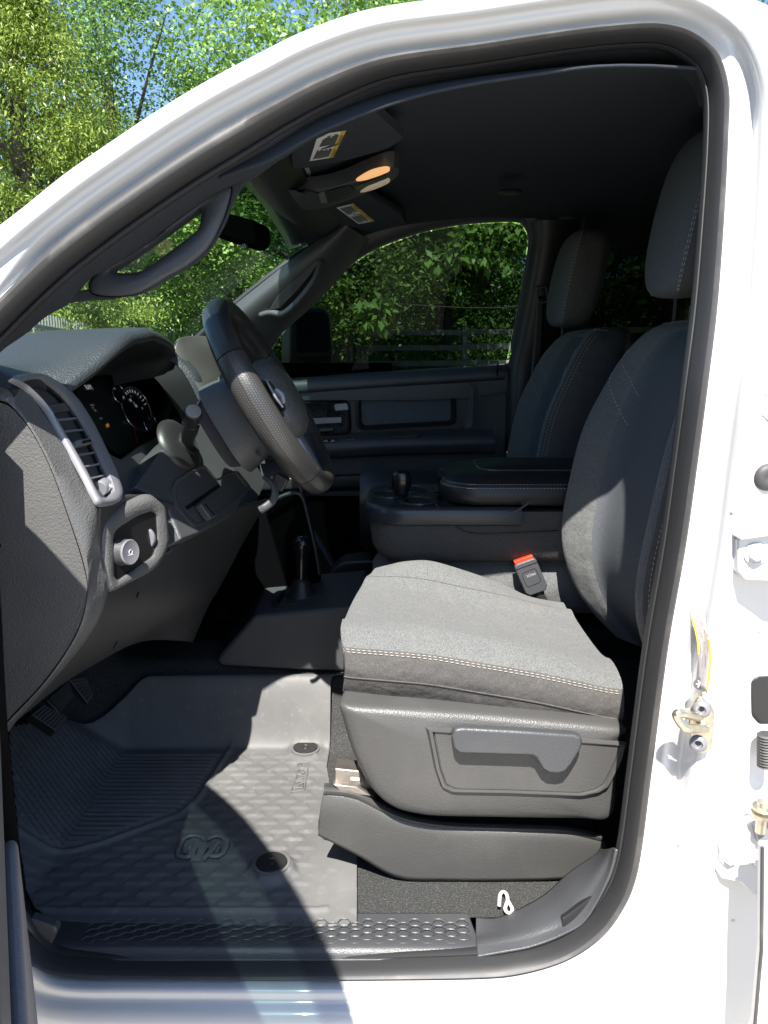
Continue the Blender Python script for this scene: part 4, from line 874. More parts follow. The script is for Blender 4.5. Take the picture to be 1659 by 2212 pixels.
    k = MB(); k.prism([PY(u, v, .234) for u, v in rrect([(757,1679),(778,1681),(778,1687),(757,1685)], .4)], (0, .003, 0)); k.build('rail_slot', m_label, seat)
    k = MB(); k.box(W(.2, .475, -.72), (.50, .50, .16)); k.box(W(.2, .475, -.88), (.44, .40, .2)); k.build('seat_base', m_dark, seat, bevel=.02)
    # buckle
    if True:
        k = MB(); bx = (PY(1166,1212,.752)-PY(1122,1228,.752)).normalized(); by = (PY(1132,1215,.752)-PY(1152,1262,.752)).normalized(); c = PY(1144,1240,.752); bn = bx.cross(by).normalized()
        if bn.y > 0: bn = -bn
        def bq(a, b, o): return c+bx*a+by*b+bn*o
        k.prism([bq(a, b, .012) for a, b in rrect([(-.028, .038), (.028, .038), (.028, -.040), (.020, -.050), (-.020, -.050), (-.028, -.040)], .18)], -bn*.026); bk_ = k.build('seat_buckle', m_plastic, seat, bevel=.004, seg=3)
        k = MB(); k.prism([bq(a, b, .007) for a, b in rrect([(-.0235, .0375), (.0235, .0375), (.0235, .045), (-.0235, .045)], .2)], -bn*.015); k.build('release_button', m_red, bk_, bevel=.002)
        k = MB(); k.tube([bq(a, b, .0123) for a, b in rrect([(-.019, .012), (.018, .014), (.018, -.024), (-.019, -.026)], .2)]+[bq(-.019, .008, .0123)], .0006, 5); k.bars(bq(-.028, .026, .0122), bq(.028, .026, .0122), .0016, bn); k.build('buckle_line', m_black, bk_)
        k = MB(); k.text('PRESS', bq(.013, .004, .0126), -bx, -by, .009); k.build('buckle_text', m_faint, bk_, recalc=False)
        k = MB(); k.tube([bq(0, -.045, 0), bq(.004, -.08, .0), bq(.008, -.12, .0)], .012, 8, flat=.3, up=bn); k.build('buckle_stalk', m_dark, bk_)
    return seat
make_seat('sunlit grey cloth seat beside the open door', .592, .245, .150, .032)
XF[0] = lambda p: Vector((p.x, 2*MID-p.y, p.z)); make_seat('shaded passenger seat beyond the folded armrest', .572, .200, .138); XF[0] = None

# ================================================================== centre console between the seats
con = part('console_seat', truck)
CN, CF = .755, 1.085
# cloth base: rounded front, straight sides
def ringxy(x0, x1, y0, y1, h, r, n=10):
    out = []
    for cx, cy, a0 in ((x1, y0, None), (x1, y1, None)): out.append(W(cx, cy, h))
    for k in range(n+1):
        a = math.pi/2*k/n; out.append(W(x0+r-r*math.sin(a), y1-r+r*math.cos(a), h))
    for k in range(n+1):
        a = math.pi/2*k/n; out.append(W(x0+r-r*math.cos(a), y0+r-r*math.sin(a), h))
    return out
mb = MB(); mb.loft([ringxy(x0, .62, CN+d, CF-d, h, r) for x0, d, h, r in ((.02, .03, -.515, .06), (-.015, .008, -.505, .08), (-.03, 0, -.48, .09), (-.035, .002, -.44, .09), (-.03, .004, -.40, .09), (-.02, .006, -.385, .085))]); mb.build('console_base', m_fabdark, con, smooth=50)
mb = MB(); mb.loft([ringxy(x0, .64, CN+.03+d, CF-.03-d, h, r) for x0, d, h, r in ((.0, .03, -.66, .08), (-.03, .0, -.63, .1), (-.03, .0, -.56, .1), (.0, .02, -.52, .08))]); mb.build('cushion', m_fabric, con, smooth=50)
# tray with cup holders
mb = MB(); tr_ = [ringxy(x0, .33, CN-.004+d, CF+.004-d, h, r) for x0, d, h, r in ((-.03, .006, -.418, .09), (-.045, -.004, -.413, .095), (-.046, -.006, -.390, .095), (-.042, -.002, -.377, .093), (-.034, .006, -.372, .088), (-.026, .012, -.374, .084))]
mb.loft(tr_); tray = mb.build('cup_tray', m_tray, con, smooth=50)
def cup(x, y, r, name='cup_holder'):
    k = MB(); k.lathe(W(x, y, -.3735), (0, 0, 1), [(r*1.10, .0), (r*1.08, .0035), (r*1.0, .004), (r*.97, .001)], 40); o = k.build(name, m_tray, tray, smooth=60)
    k = MB(); k.lathe(W(x, y, -.3735), (0, 0, 1), [(r*.98, .0005), (r*.98, .0022), (0, .0022)], 40); k.build('cup_well', m_black, o)
cup(.085, .835, .046); cup(.060, 1.0, .050); cup(.012, .915, .040); cup(.150, .93, .020, 'coin_well')
mb = MB(); mb.prism([W(.165+a, .90+b, -.373) for a, b in rrect([(-.03, -.06), (.03, -.06), (.03, .06), (-.03, .06)], .3)], (0, 0, .002)); mb.build('coin_slot', m_black, tray)
mb = MB(); mb.loft([[W(.045, .885, -.355)+Vector((.026*math.cos(t)*s_, .010*math.sin(t)*s_*1.2, z)) for t in [2*math.pi*q/20 for q in range(20)]] for s_, z in ((.5, -.02), (.8, .0), (1, .02), (.95, .038), (.6, .05), (.2, .053))]); mb.build('cup_divider', m_black, tray, smooth=60)
# armrest lid
def lidring(d, h, r=.09, x0=.145): return ringxy(x0+d, .66, CN+.004+d, CF-.004-d, h, r-d*.5)
mb = MB(); mb.loft([lidring(.012, -.372), lidring(.0, -.366), lidring(-.004, -.345), lidring(-.002, -.330), lidring(.004, -.320), lidring(.02, -.306), lidring(.06, -.293, .1)]); lid = mb.build('armrest_lid', m_leather, con, smooth=60)
ri = lidring(.004, -.3185); ro = lidring(-.001, -.327)
mb = MB(); mb.stitch(cr(ri[2:]+[ri[0]], 200)[:], .005, .003); mb.build('stitching', m_stitch, lid); mb = MB(); mb.stitch(cr(ro[2:]+[ro[0]], 200), .005, .003); mb.build('stitching', m_stitch, lid)
rp = lidring(.062, -.2925, .08, .175); mb = MB(); mb.stitch(cr(rp[2:]+[rp[0]], 200), .005, .003); mb.build('stitching', m_stitch, lid)
mb = MB(); mb.loft([lidring(.066, -.293, .08, .175), lidring(.075, -.287, .08, .175), lidring(.11, -.282, .08, .175)]); mb.build('lid_pad', m_leather, lid, smooth=60)
mb = MB(); mb.prism([W(.150+a, .92+b, -.314) for a, b in rrect([(-.012, -.045), (.022, -.05), (.022, .05), (-.012, .045)], .3)], (0, 0, -.03)); mb.build('lid_latch', m_black, lid, bevel=.004, seg=3)
mb = MB(); mb.tube(cr([W(.13, CN-.006, -.385), W(.2, CN-.006, -.392), W(.30, CN-.006, -.385), W(.345, CN-.006, -.36)], 14), .003, 6); mb.build('tray_lip', m_plastic, tray)
mb = MB(); mb.tube(cr([PY(938,1085,.752), PY(960,1110,.752), PY(990,1140,.752), PY(1030,1152,.752), PY(1120,1150,.752), PY(1205,1146,.752)], 30), .0012, 5); mb.build('piping', m_black, con)
mb = MB(); mb.loft([[W(-.0+dx, 1.2+.11*math.cos(t)*s_, -.47+.13*math.sin(t)*s_) for t in [2*math.pi*q/24 for q in range(24)]] for dx, s_ in ((-.05, .5), (-.07, .85), (-.04, 1), (.2, 1))]); mb.build('bolster', m_dark, con, smooth=60)

# ================================================================== floor
mb = MB(); rows = []
def floor_h(x, y):
    h = -.992
    if x < -.69: h += .68*(-.69-x)
    t = min(max((y-.72)/.12, 0), 1); t2 = min(max((1.10-y)/.12, 0), 1); k = min(t, t2); k = k*k*(3-2*k); h = max(h, h+.195*k)
    return h
nx, ny = 60, 60
mb.grid([[W(-1.15+2.8*i/nx, .14+1.55*j/ny, floor_h(-1.15+2.8*i/nx, .14+1.55*j/ny)) for i in range(nx+1)] for j in range(ny+1)])
mb.build('carpet', m_carpet, truck, smooth=60)
mb = MB(); mb.patch([[W(-1.12, y, -.12), W(-1.16, y, -.4), W(-1.14, y, -.62), W(-1.05, y, -.72)] for y in (.1, .5, .9, 1.3, 1.7)], 12, 12); mb.build('firewall', m_carpet, truck)
mb = MB(); mb.patch([[S(-60, 900, .09), S(-60, 1300, .09), S(-60, 1620, .09), S(20, 1960, .07)], [S(-20, 900, .03), S(2, 1300, .03), S(22, 1640, .03), S(58, 1960, .03)]], 20, 6); mb.build('kick_panel', m_dark, truck, smooth=60)
mb = MB(); mb.box(W(-.95, .09, -.62), (.62, .03, .95)); mb.box(W(-.3, MID, -1.06), (1.6, 1.6, .02)); mb.box(W(.9, MID, -1.06), (1.6, 1.6, .02)); mb.box(W(-.95, 1.73, -.62), (.62, .03, .95)); mb.build('cab_floor_pan', m_dark, truck)
# transfer case cover with its lever
tcx = part('shifter_console', truck)
mb = MB(); TB = [(467,1416),(545,1328),(600,1322),(735,1312),(770,1312),(770,1440),(725,1452),(600,1447),(476,1440)]
q = [PY(u, v, .80) for u, v in ((467,1424),(548,1330),(740,1312),(790,1308),(790,1450),(725,1452),(600,1447),(474,1440))]
mb.loft([[p+Vector((0, dy, dz)) for p in q] for dy, dz in ((0.0, 0), (.26, .02))]); mb.build('console_box', m_plastic, tcx, bevel=.012, seg=4)
TZ = PY(640, 1318, .82).z+.004
mb = MB(); ro = rrect([(-.30, .835), (-.09, .835), (-.075, .86), (-.075, 1.02), (-.27, 1.02)], .2); A = [Vector((a, b, TZ+.004)) for a, b in ro]; c_ = sum(A, Vector())/len(A); mb.grid([[p-Vector((0, 0, .012)), p, p+(c_-p)*.06+Vector((0, 0, .003)), p+(c_-p)*.14, p+(c_-p)*.2-Vector((0, 0, .012))] for p in A], cv=True); mb.poly([p+(c_-p)*.2-Vector((0, 0, .012)) for p in A]); mb.build('console_tray', m_dark, tcx, smooth=45)
sx, sy = PY(652, 1310, .92).x, .92; sz = TZ
mb = MB(); mb.lathe((sx, sy, sz-.01), (0.02, 0, 1), [(.052, 0), (.045, .012), (.034, .028), (.025, .046), (.0205, .058), (.0175, .06)], 30); mb.build('shifter_boot', m_leather, tcx, smooth=60)
mb = MB(); mb.lathe((sx+.001, sy, sz+.048), (.03, 0, 1), [(.016, 0), (.0168, .01), (.0172, .05), (.019, .07), (.0245, .088), (.0255, .098), (.023, .110), (.015, .119), (0, .122)], 32); kb = mb.build('shifter_knob', m_black, tcx, smooth=60)
mb = MB(); kt = Vector((sx+.006, sy, sz+.1695)); mb.tube([kt+Vector((-.012, -.012, -.006)), kt+Vector((-.002, -.012, -.002)), kt+Vector((.008, -.012, -.004)), kt+Vector((.013, -.011, -.010))], .0008, 5); mb.build('shift_pattern', m_whiteink, kb)
mb = MB(); bo = [PY(u, v, 1.12) for u, v in ((702,1290),(706,1262),(720,1234),(742,1218),(772,1214),(810,1214),(810,1300))]; mb.prism(bo, (0, .12, 0)); mb.build('floor_bin', m_dark, tcx, bevel=.01)
mb = MB(); mb.tube([p+Vector((0, -.004, 0)) for p in cr(bo[:6], 30)], .006, 8); mb.build('bin_rim', m_plastic, tcx)

# ---- sill trim
sillx = part('sill_trim', truck)
def sgrid(cols, nu, nv): k = MB(); k.patch([[PY(u, v, y) for (u, v), y in c] for c in cols], nv, nu); return k
SC = []
for u in (104, 160, 300, 470, 650, 829, 950, 1029):
    e = 0 if u > 150 else (150-u)/46
    SC.append([((u+4, 2074-e*8), .036), ((u+2, 2060-e*8), .046), ((u+1, 2046-e*6), .054), ((u, 2034-e*4), .066), ((u, 2022-e*2), .082), ((u+(450-u)*.02, 1990), .125), ((u+(450-u)*.03, 1972), .15)])
k = sgrid(SC, 80, 30); sill = k.build('sill_plate', m_plastic, sillx, smooth=60, solid=.004, solid_off=-1)
# raised hexagons moulded in the plate
mb = MB(); hz = H(-.9785)
def sill_at(x, y):                                 # height of the flat of the plate
    return hz+.0012
for r_ in range(3):
    for c_ in range(34):
        hx = -.50+c_*.0205; hy = .070+r_*.0165+(.00825 if c_ % 2 else 0)
        ring = [Vector((hx+.0115*math.cos(math.pi/3*k), hy+.0088*math.sin(math.pi/3*k), PZ(600, 2000, hz).z)) for k in range(6)]
        if hx < .148:
            zoff = .0010
            mb.tube([p+Vector((0, 0, zoff)) for p in ring], .0009, 4, closed=True)
mb.build('hexagon_relief', m_plastic, sill)
SE = [[((1032,2070),.036),((1031,2052),.05),((1030,2040),.062),((1029,2022),.09),((1028,1985),.13)], [((1090,2060),.036),((1086,2044),.05),((1084,2030),.062),((1080,2012),.09),((1070,1988),.13)], [((1150,2048),.036),((1146,2030),.05),((1142,2014),.062),((1132,1992),.09),((1120,1970),.13)],
      [((1218,2022),.036),((1214,2004),.05),((1206,1986),.062),((1192,1960),.09),((1180,1936),.13)], [((1270,1986),.036),((1262,1960),.05),((1252,1938),.062),((1240,1912),.09),((1232,1890),.13)], [((1318,1900),.036),((1314,1880),.05),((1306,1868),.062),((1298,1860),.09),((1290,1850),.13)], [((1336,1836),.036),((1330,1832),.05),((1322,1836),.062),((1312,1838),.09),((1300,1836),.13)]]
k = sgrid(SE, 60, 20); k.build('sill_end', m_plastic, sillx, smooth=60, solid=.005, solid_off=-1)
mb = MB(); mb.prism([PY(u, v, .045) for u, v in ((1214,1984),(1222,1980),(1292,1926),(1322,1880),(1326,1900),(1290,1965),(1236,2012),(1217,2026))], (0, .01, 0)); mb.build('sill_clip', m_dark, sillx, bevel=.002)
mb = MB(); mb.prism([S(u, v, .03) for u, v in ((58,1992),(64,1985),(118,2002),(124,2012),(106,2052),(78,2040))], (0, .02, 0)); mb.build('hinge_pillar_foot', m_plastic, sillx, bevel=.008, seg=3)
# ---- overhead: visors with warning labels, console with lamps, mirror
def OH(u, v, h=.375): return PZ(u, v, H(h))
def visor(px, h, stick, lab):
    k = MB(); k.prism([OH(u, v, h) for u, v in rrect(px, .16)], (0, 0, .02)); vz = k.build('sun_visor', m_headliner, truck, bevel=.006, seg=3)
    q = [OH(u, v, h-.0008) for u, v in stick]        # corners: front-near, ... as a four-point frame
    k = MB(); k.prism(q, (0, 0, .0006)); lb = k.build('warning_label', m_label, vz)
    return vz, lb
vz, lb = visor([(626,292),(800,235),(872,300),(838,322),(760,344),(672,362),(632,366)], .372, [(684,301),(711,288),(748,282.5),(720,340),(669,348)], 0)
def q4(a, b, c, d, s, t): return (a.lerp(b, s)).lerp(d.lerp(c, s), t)
def label_print(lb, A, B, C, D, up):                 # A-B is the yellow edge, A->D runs away from it
    A, B, C, D = [OH(u, v, up-.0012) for u, v in (A, B, C, D)]
    k = MB(); k.poly([A, B, q4(A, B, C, D, 1, .20), q4(A, B, C, D, 0, .20)]); k.build('label_band', m_yellow, lb, smooth=0)
    k = MB()
    n = (B-A).cross(D-A).normalized(); 
    if n.z > 0: n = -n
    for s0, s1 in ((.06, .44), (.56, .95)):
        for i in range(9):
            t = .27+i*.075; e = s1-rnd.random()*.12
            k.bars(q4(A, B, C, D, s0, t), q4(A, B, C, D, e, t), .0026, n, h=.0003)
    xd = (B-A).normalized(); yd = -(D-A).normalized()
    k.text('WARNING', q4(A, B, C, D, .05, .15)+n*.0006, xd, yd, .013); k.text('WARNING', q4(A, B, C, D, .56, .15)+n*.0006, xd, yd, .013)
    c_ = q4(A, B, C, D, .50, .5)
    for dx, dy in ((0, 0), (.004, .012)): k.bars(c_+xd*(dx-.01)+yd*(dy-.012), c_+xd*(dx+.008)+yd*(dy+.012), .006, n, h=.0003)
    k.build('label_print', m_ink, lb, recalc=False)
label_print(lb, (720,340), (748,282.5), (698,292), (669,348), .372)
vz2, lb2 = visor([(700,448),(790,418),(866,462),(880,486),(800,502),(742,486)], .378, [(727,449),(763.5,440),(809,478),(774.6,484)], 0)
label_print(lb2, (763.5,440), (809,478), (774.6,484), (727,449), .378)
k = MB(); OC = [(587,402),(600,412),(632,414),(700,407),(745,395),(785,379),(830,362),(852,360),(862,366),(858,380),(843,392),(810,406),(770,424),(720,442),(679,451),(645,452),(622,442),(604,424)]
A = even(cr([OH(*p, .372) for p in OC], 90, True), 80, True); c_ = sum(A, Vector())/80
k.grid([[p+Vector((0, 0, .03)), p, p+(c_-p)*.05+Vector((0, 0, -.004)), p+(c_-p)*.12+Vector((0, 0, -.005)), p+(c_-p)*.97+Vector((0, 0, -.005))] for p in A], cv=True); ovc = k.build('overhead_console', m_plastic, truck, smooth=50)
def lens(px, m): 
    q = MB(); P_ = even(cr([OH(u, v, .3655) for u, v in px], 40, True), 36, True); c2 = sum(P_, Vector())/36; q.grid([[p+Vector((0, 0, .004)), p, p+(c2-p)*.2-Vector((0, 0, .0015)), p+(c2-p)*.96-Vector((0, 0, .002))] for p in P_], cv=True); return q.build('reading_lamp', m, ovc, smooth=60)
lens([(769,391),(784,380),(804,370),(828,364),(840,364),(841,370),(826,377),(806,384),(786,390)], m_lamp); lens([(778,416),(794,403),(816,392),(836,386),(842,388),(840,395),(822,404),(800,412)], m_lampoff)
k = MB(); k.prism([OH(u, v, .3662) for u, v in ((688,418),(700,412),(708,436),(694,438))], (0, 0, -.002)); k.build('bin_latch', m_silver, ovc, bevel=.001)
k = MB(); k.prism([OH(u, v, .3662) for u, v in ((703,413),(752,399),(768,408),(748,424),(712,437))], (0, 0, -.0015)); k.build('glasses_bin', m_dark, ovc)
k = MB()
for i in range(5): k.bars(OH(716+i*2, 414+i*5, .364), OH(752+i*1, 402+i*5.5, .364), .003, (0, 0, -1), h=.001)
k.build('bin_rib', m_plastic, ovc)
k = MB(); k.prism([OH(u, v, .3658) for u, v in ((764,402),(832,378),(836,384),(770,410))], (0, 0, -.002)); k.build('lamp_switch', m_black, ovc, bevel=.001)
k = MB(); k.prism([OH(u, v, .366) for u, v in ((589,405),(594,409),(628,440),(622,441),(598,420))], (0, 0, -.001)); k.build('console_edge', m_label, ovc)
k = MB(); k.lathe(OH(1103, 412, .395), (0, 0, -1), [(.03, 0), (.032, .004), (.02, .008), (0, .006)], 24); k.build('coat_hook', m_dark, truck)
# mirror
def MP(u, v, o=0): return PP(u, v, W(-.325, .88, .28)+Vector((.55, -.83, 0)).normalized()*o, (.55, -.83, .05))
k = MB(); MO = [(468,480),(478,458),(492,459),(545,474),(574,486),(584,494),(586,522),(582,536),(572,540),(520,524),(474,508)]
k.prism([MP(u, v, .0) for u, v in MO], Vector((-.55, .83, 0)).normalized()*.035); mir = k.build('mirror', m_void, truck, bevel=.006, seg=3)
k = MB(); k.prism([MP(u, v, .0008) for u, v in ((474,483),(482,464),(545,480),(576,493),(580,520),(574,534),(520,519),(478,504))], Vector((-.55, .83, 0)).normalized()*.001); k.build('mirror_glass', m_void, mir)  # no reflection: matt black painted where the glass reflects dark
k = MB(); k.tube([MP(526, 520, -.01), MP(531, 538, -.005)], .006, 8); k.build('mirror_switch', m_dark, mir, smooth=60)
k = MB(); k.tube([MP(520, 485, -.04), W(-.40, .9, .30), W(-.43, .9, .315)], .012, 10); k.build('mirror_stem', m_dark, mir)

# ---- door hardware on the window pillar
def ST(u, v, o): return S(u, v, o)
pn = Vector((-.35, -.93, 0)).normalized(); px_ = Vector((.93, -.35, 0)); pz_ = Vector((0, 0, 1))
from mathutils.bvhtree import BVHTree
_dg = bpy.context.evaluated_depsgraph_get(); _ev = frame.evaluated_get(_dg); _me = _ev.to_mesh()
BV = BVHTree.FromPolygons([frame.matrix_world@v.co for v in _me.vertices], [list(p.vertices) for p in _me.polygons]); _ev.to_mesh_clear()
def FR(u, v, o=0.0):                               # the painted frame itself at this spot, lifted o towards the viewer
    d = ray(u, v).normalized(); hit = BV.ray_cast(EYE, d)[0]
    return (hit if hit is not None else S(u, v, -.03))-d*o
def ST(u, v, o): return FR(u, v, max(0.0, -o-.028))
stc = FR(1512, 1566, .012)
SK = [(1487,1562),(1492,1530),(1506,1506),(1516,1505),(1536,1530),(1543,1545),(1540,1592),(1536,1618),(1522,1630),(1506,1626),(1492,1602)]
def SKP(u, v, o=0): return PP(u, v, stc+pn*o, pn)
k = MB(); k.prism([SKP(u, v, .008) for u, v in SK], -pn*.02); stp = k.build('door_striker', m_zinc, truck, bevel=.003, seg=3)
for u, v in ((1515, 1531), (1508, 1605)):
    k = MB(); k.lathe(SKP(u, v, .007), pn, [(.0125, 0), (.0125, .003), (.010, .006), (.0065, .0065), (.0055, .003), (0, .003)], 24); sc = k.build('screw', m_silver, stp, smooth=45)
    k = MB(); k.lathe(SKP(u, v, .0095), pn, [(.0058, 0), (.0045, .0006), (0, .0006)], 6); k.build('screw_socket', m_black, sc)
k = MB(); k.tube(cr([SKP(1512, 1549, .004), SKP(1500, 1548, .020), SKP(1478, 1542, .045), SKP(1464, 1541, .052), SKP(1462, 1548, .052), SKP(1474, 1566, .052), SKP(1484, 1573, .048), SKP(1505, 1573, .026), SKP(1524, 1573, .006)], 50), .0062, 12); k.build('striker_loop', m_zinc, stp, smooth=60)
k = MB(); k.prism([SKP(u, v, .009) for u, v in ((1516,1566),(1534,1568),(1536,1582),(1520,1584))], -pn*.012); k.build('striker_block', m_zinc, stp, bevel=.002)
# stickers
LB = [(1489,1310),(1498,1311),(1518,1319),(1526,1326),(1528,1345),(1535,1370),(1537,1420),(1532,1470),(1528,1499),(1516,1492),(1506,1483),(1504,1470),(1508,1430),(1508,1395),(1500,1355)]
_lp = FR(1514, 1410, .004); _ln = Vector((-.30, -.95, .03)).normalized()
def onsk(u, v, o=0):                               # the sticker follows its own gently curved face, just proud of the paint
    p = PP(u, v, _lp+_ln*o, _ln); f = FR(u, v, .0012+o); d = ray(u, v).normalized()
    return f if (f-EYE).dot(d) < (p-EYE).dot(d) else p
LL = [(1489,1310),(1492,1335),(1500,1360),(1506,1390),(1508,1430),(1505,1470),(1508,1484)]; RR = [(1520,1320),(1524,1340),(1530,1365),(1536,1395),(1537,1430),(1533,1470),(1528,1496)]
def lab_at(s, t, o=0):
    i = min(int(t*6), 5); f = t*6-i; a = Vector(LL[i]).lerp(Vector(LL[i+1]), f); b = Vector(RR[i]).lerp(Vector(RR[i+1]), f); q = a.lerp(b, s); return onsk(q.x, q.y, o)
k = MB(); k.grid([[lab_at(s/4, t/12) for s in range(5)] for t in range(13)]); sl = k.build('pillar_label', m_labelgrey, truck, smooth=60, solid=.0008)
k = MB(); k.grid([[lab_at(s, t/12*.72+.03, .0012) for s in (.02, .14)] for t in range(13)]); k.grid([[lab_at(s, t/12*.64+.33, .0012) for s in (.82, .97)] for t in range(13)]); k.build('label_band', m_yellow, sl)
k = MB()
for i in range(7):
    s = .22+i*.085; k.grid([[lab_at(q, .08+t/8*(.55+.1*math.sin(i*2.1)), .0012) for q in (s, s+.022)] for t in range(9)])
k.build('label_print', m_ink, sl)
k = MB(); c_ = lab_at(.22, .90, .0014); k.lathe(c_, (0, -1, 0), [(.0095, 0), (.0095, .0004), (0, .0004)], 24); k.build('label_symbol', m_ink, sl)
k = MB()
for a in (0, 1.05, 2.1): k.bars(c_+Vector((.006*math.cos(a), -.0008, .006*math.sin(a))), c_-Vector((.006*math.cos(a), .0008, .006*math.sin(a))), .0014, (0, -1, 0))
k.build('label_symbol', m_label, sl)
# certification label at the edge of the pillar
LNS = [(1642,538,'THIS VEHICLE'),(1646,546,'ACTURED'),(1642,560,'BY MFR'),(1642,568,'AND THEFT'),(1642,576,'ALL APPL'),(1642,584,'MOTOR'),(1642,592,'AND BUMP'),(1642,600,'AFFECT'),(1642,608,'EFFECT'),(1641,617,'MFD'),(1644,627,'COMPL'),(1641,635,'VEHICLE'),(1641,643,'GVWR'),(1641,660,'GAWR'),(1641,676,'GAWR'),(1640,693,'GAWR'),(1639,709,'GAWR'),(1654,718,'2'),(1638,726,'VEHICLE'),(1638,734,'TRUCK'),(1637,751,'SUITABLE'),(1637,759,'FRONT'),(1652,768,'18'),(1653,777,'6'),(1636,785,'INTERM'),(1635,819,'INTERM'),(1634,852,'REAR:')]
k = MB(); P0 = [FR(u, v, .0008) for u, v in ((1630,528),(1720,528),(1710,905),(1626,905))]; k.prism(P0, (0, .001, 0)); cl_ = k.build('certification_label', m_label, truck)
k = MB()
for u, v, s in LNS: k.text(s, FR(u, v, .003), (1, 0, 0), (0, 0, 1), .0062)
k.build('label_print', m_faint, cl_, recalc=False)
k = MB(); k.prism([FR(u, v, .0022) for u, v in ((1660,800),(1655,850),(1650,880),(1646,896),(1662,910),(1700,905),(1700,800))], (0, .0008, 0)); k.build('blue_sticker', mat('blue_sticker', (.33, .37, .55), .4), cl_)
# hinges of the rear door
hg = part('door_hinge', truck)
def plane_at(u, v, n=(-.12, -1, 0)):
    p = FR(u, v); n = Vector(n).normalized(); return lambda a, b, o: PP(a, b, p+n*max(0.0, -o-.030), n)
_h1, _h2 = plane_at(1600, 1205), plane_at(1565, 1850)
def HB(u, v, o): return (_h1 if v < 1400 else _h2)(u, v, o)
def boltat(u, v, o, par):
    q = MB(); q.lathe(HB(u, v, o), (-.15, -1, .05), [(.0155, 0), (.0155, .002), (.0125, .0022), (.0125, .0022)], 28); q.lathe(HB(u, v, o-.002), (-.15, -1, .05), [(.0098, 0), (.0098, .0075), (.0085, .0085), (0, .0085)], 6); return q.build('hinge_bolt', m_white, par, bevel=.0006)
k = MB(); k.prism([HB(u, v, -.050) for u, v in rrect([(1594,1168),(1602,1160),(1720,1146),(1720,1258),(1610,1254),(1594,1236)], .2)], (0, .022, 0)); k.prism([HB(u, v, -.062) for u, v in ((1596,1160),(1720,1140),(1720,1150),(1600,1168))], (0, .03, 0)); hp = k.build('hinge_leaf', m_white, hg, bevel=.004, seg=3); boltat(1632, 1196, -.051, hp)
k = MB(); LH = [(1546,1812),(1560,1800),(1590,1798),(1620,1778),(1680,1756),(1720,1750),(1720,1950),(1660,1942),(1626,1934),(1600,1908),(1560,1900),(1545,1878),(1558,1856),(1556,1842)]; k.prism([HB(u, v, -.046) for u, v in LH], (0, .022, 0)); hp2 = k.build('hinge_leaf', m_white, hg, bevel=.004, seg=3); boltat(1576, 1852, -.047, hp2); boltat(1640, 1858, -.047, hp2)
k = MB(); k.lathe(HB(1645, 1772, -.062), (0, 0, 1), [(.008, -.02), (.008, .018), (.0155, .019), (.0155, .024), (.010, .0245), (.009, .032), (0, .032)], 24); k.lathe(HB(1648, 1760, -.062), (0, 0, 1), [(.017, -.002), (.017, .004), (.011, .004)], 24); k.build('hinge_pin', m_zinc, hg, smooth=40)
k = MB(); k.prism([HB(u, v, -.06) for u, v in ((1632,1786),(1668,1776),(1674,1830),(1640,1826))], (0, .016, 0)); k.build('check_link', m_silver, hg, bevel=.003)
k = MB(); k.tube([HB(1655, 1585+q*1.0, -.045)+Vector((0, 0, 0)) for q in range(0, 72, 3)], [(.0135 if (q//3) % 2 else .0105) for q in range(0, 72, 3)], 14); k.build('wiring_boot', m_rubber, truck, smooth=30)
k = MB(); k.prism([FR(u, v, .004) for u, v in rrect([(1623,1474),(1636,1462),(1690,1460),(1690,1566),(1640,1566),(1624,1548)], .3)], (0, .02, 0)); k.build('wiring_cap', m_dark, truck, bevel=.005, seg=3)
k = MB(); k.lathe(HB(1656, 1030, -.030), (0, -1, 0), [(.019, 0), (.019, .004), (.014, .009), (.006, .010), (0, .006)], 28); k.build('rubber_bumper', m_rubber, truck, smooth=60)
for u, v in ((1583, 1105), (1468, 1822), (1584, 1990), (1640, 1360)):
    k = MB(); k.lathe(FR(u, v, .001), (0, -1, 0), [(.003, 0), (.002, .002), (0, .002)], 10); k.build('body_clip', m_white, truck)
k = MB(); k.prism([S(u, v, -.075) for u, v in ((1648,1830),(1720,1830),(1720,2330),(1600,2330),(1632,2212),(1646,2050))], (0, .02, 0)); rd = k.build('door', m_white, truck, bevel=.005); rd['label'] = 'rear door with its edge at the pillar'
k = MB(); k.tube([S(u, v, -.077) for u, v in ((1647,1830),(1645,2050),(1631,2212),(1598,2330))], .003, 6); k.build('door_seam', m_rubber, rd)

# ---- the open front door: hinged ahead of the opening, swung out beside the camera
DA = R(63); HX, HY = -.69, -.055
dd = Vector((math.cos(DA), -math.sin(DA), 0)); dn_ = Vector((math.sin(DA), math.cos(DA), 0))
def DR(s, h, t=0.0): return Vector((HX, HY, EYE.z+h))+dd*s+dn_*t
k = MB(); k.prism([DR(s, h, .0) for s, h in rrect([(.0, -.12), (.02, -.08), (.16, -.08), (.20, -.22), (1.04, -.20), (1.06, -.06), (1.12, -.06), (1.12, -.55), (1.06, -.95), (1.0, -1.03), (.05, -1.03), (.0, -.98)], .2)], dn_*.085); door = k.build('door', m_white, truck, bevel=.012, seg=3); door['label'] = 'open white driver door with grey inner panel'
k = MB(); k.prism([DR(s, h, .087) for s, h in rrect([(.045, -.10), (.15, -.10), (.20, -.24), (1.03, -.22), (1.07, -.24), (1.07, -.55), (1.0, -.92), (.09, -.94), (.05, -.80)], .1)], dn_*.035); k.build('door_panel', m_plastic, door, bevel=.012, seg=3)
k = MB(); k.prism([DR(s, h, .122) for s, h in rrect([(.09, -.65), (.75, -.65), (.78, -.74), (.75, -1.02), (.08, -1.02)], .25)], dn_*.018); k.build('map_pocket', m_pocket, door, bevel=.015, seg=3)
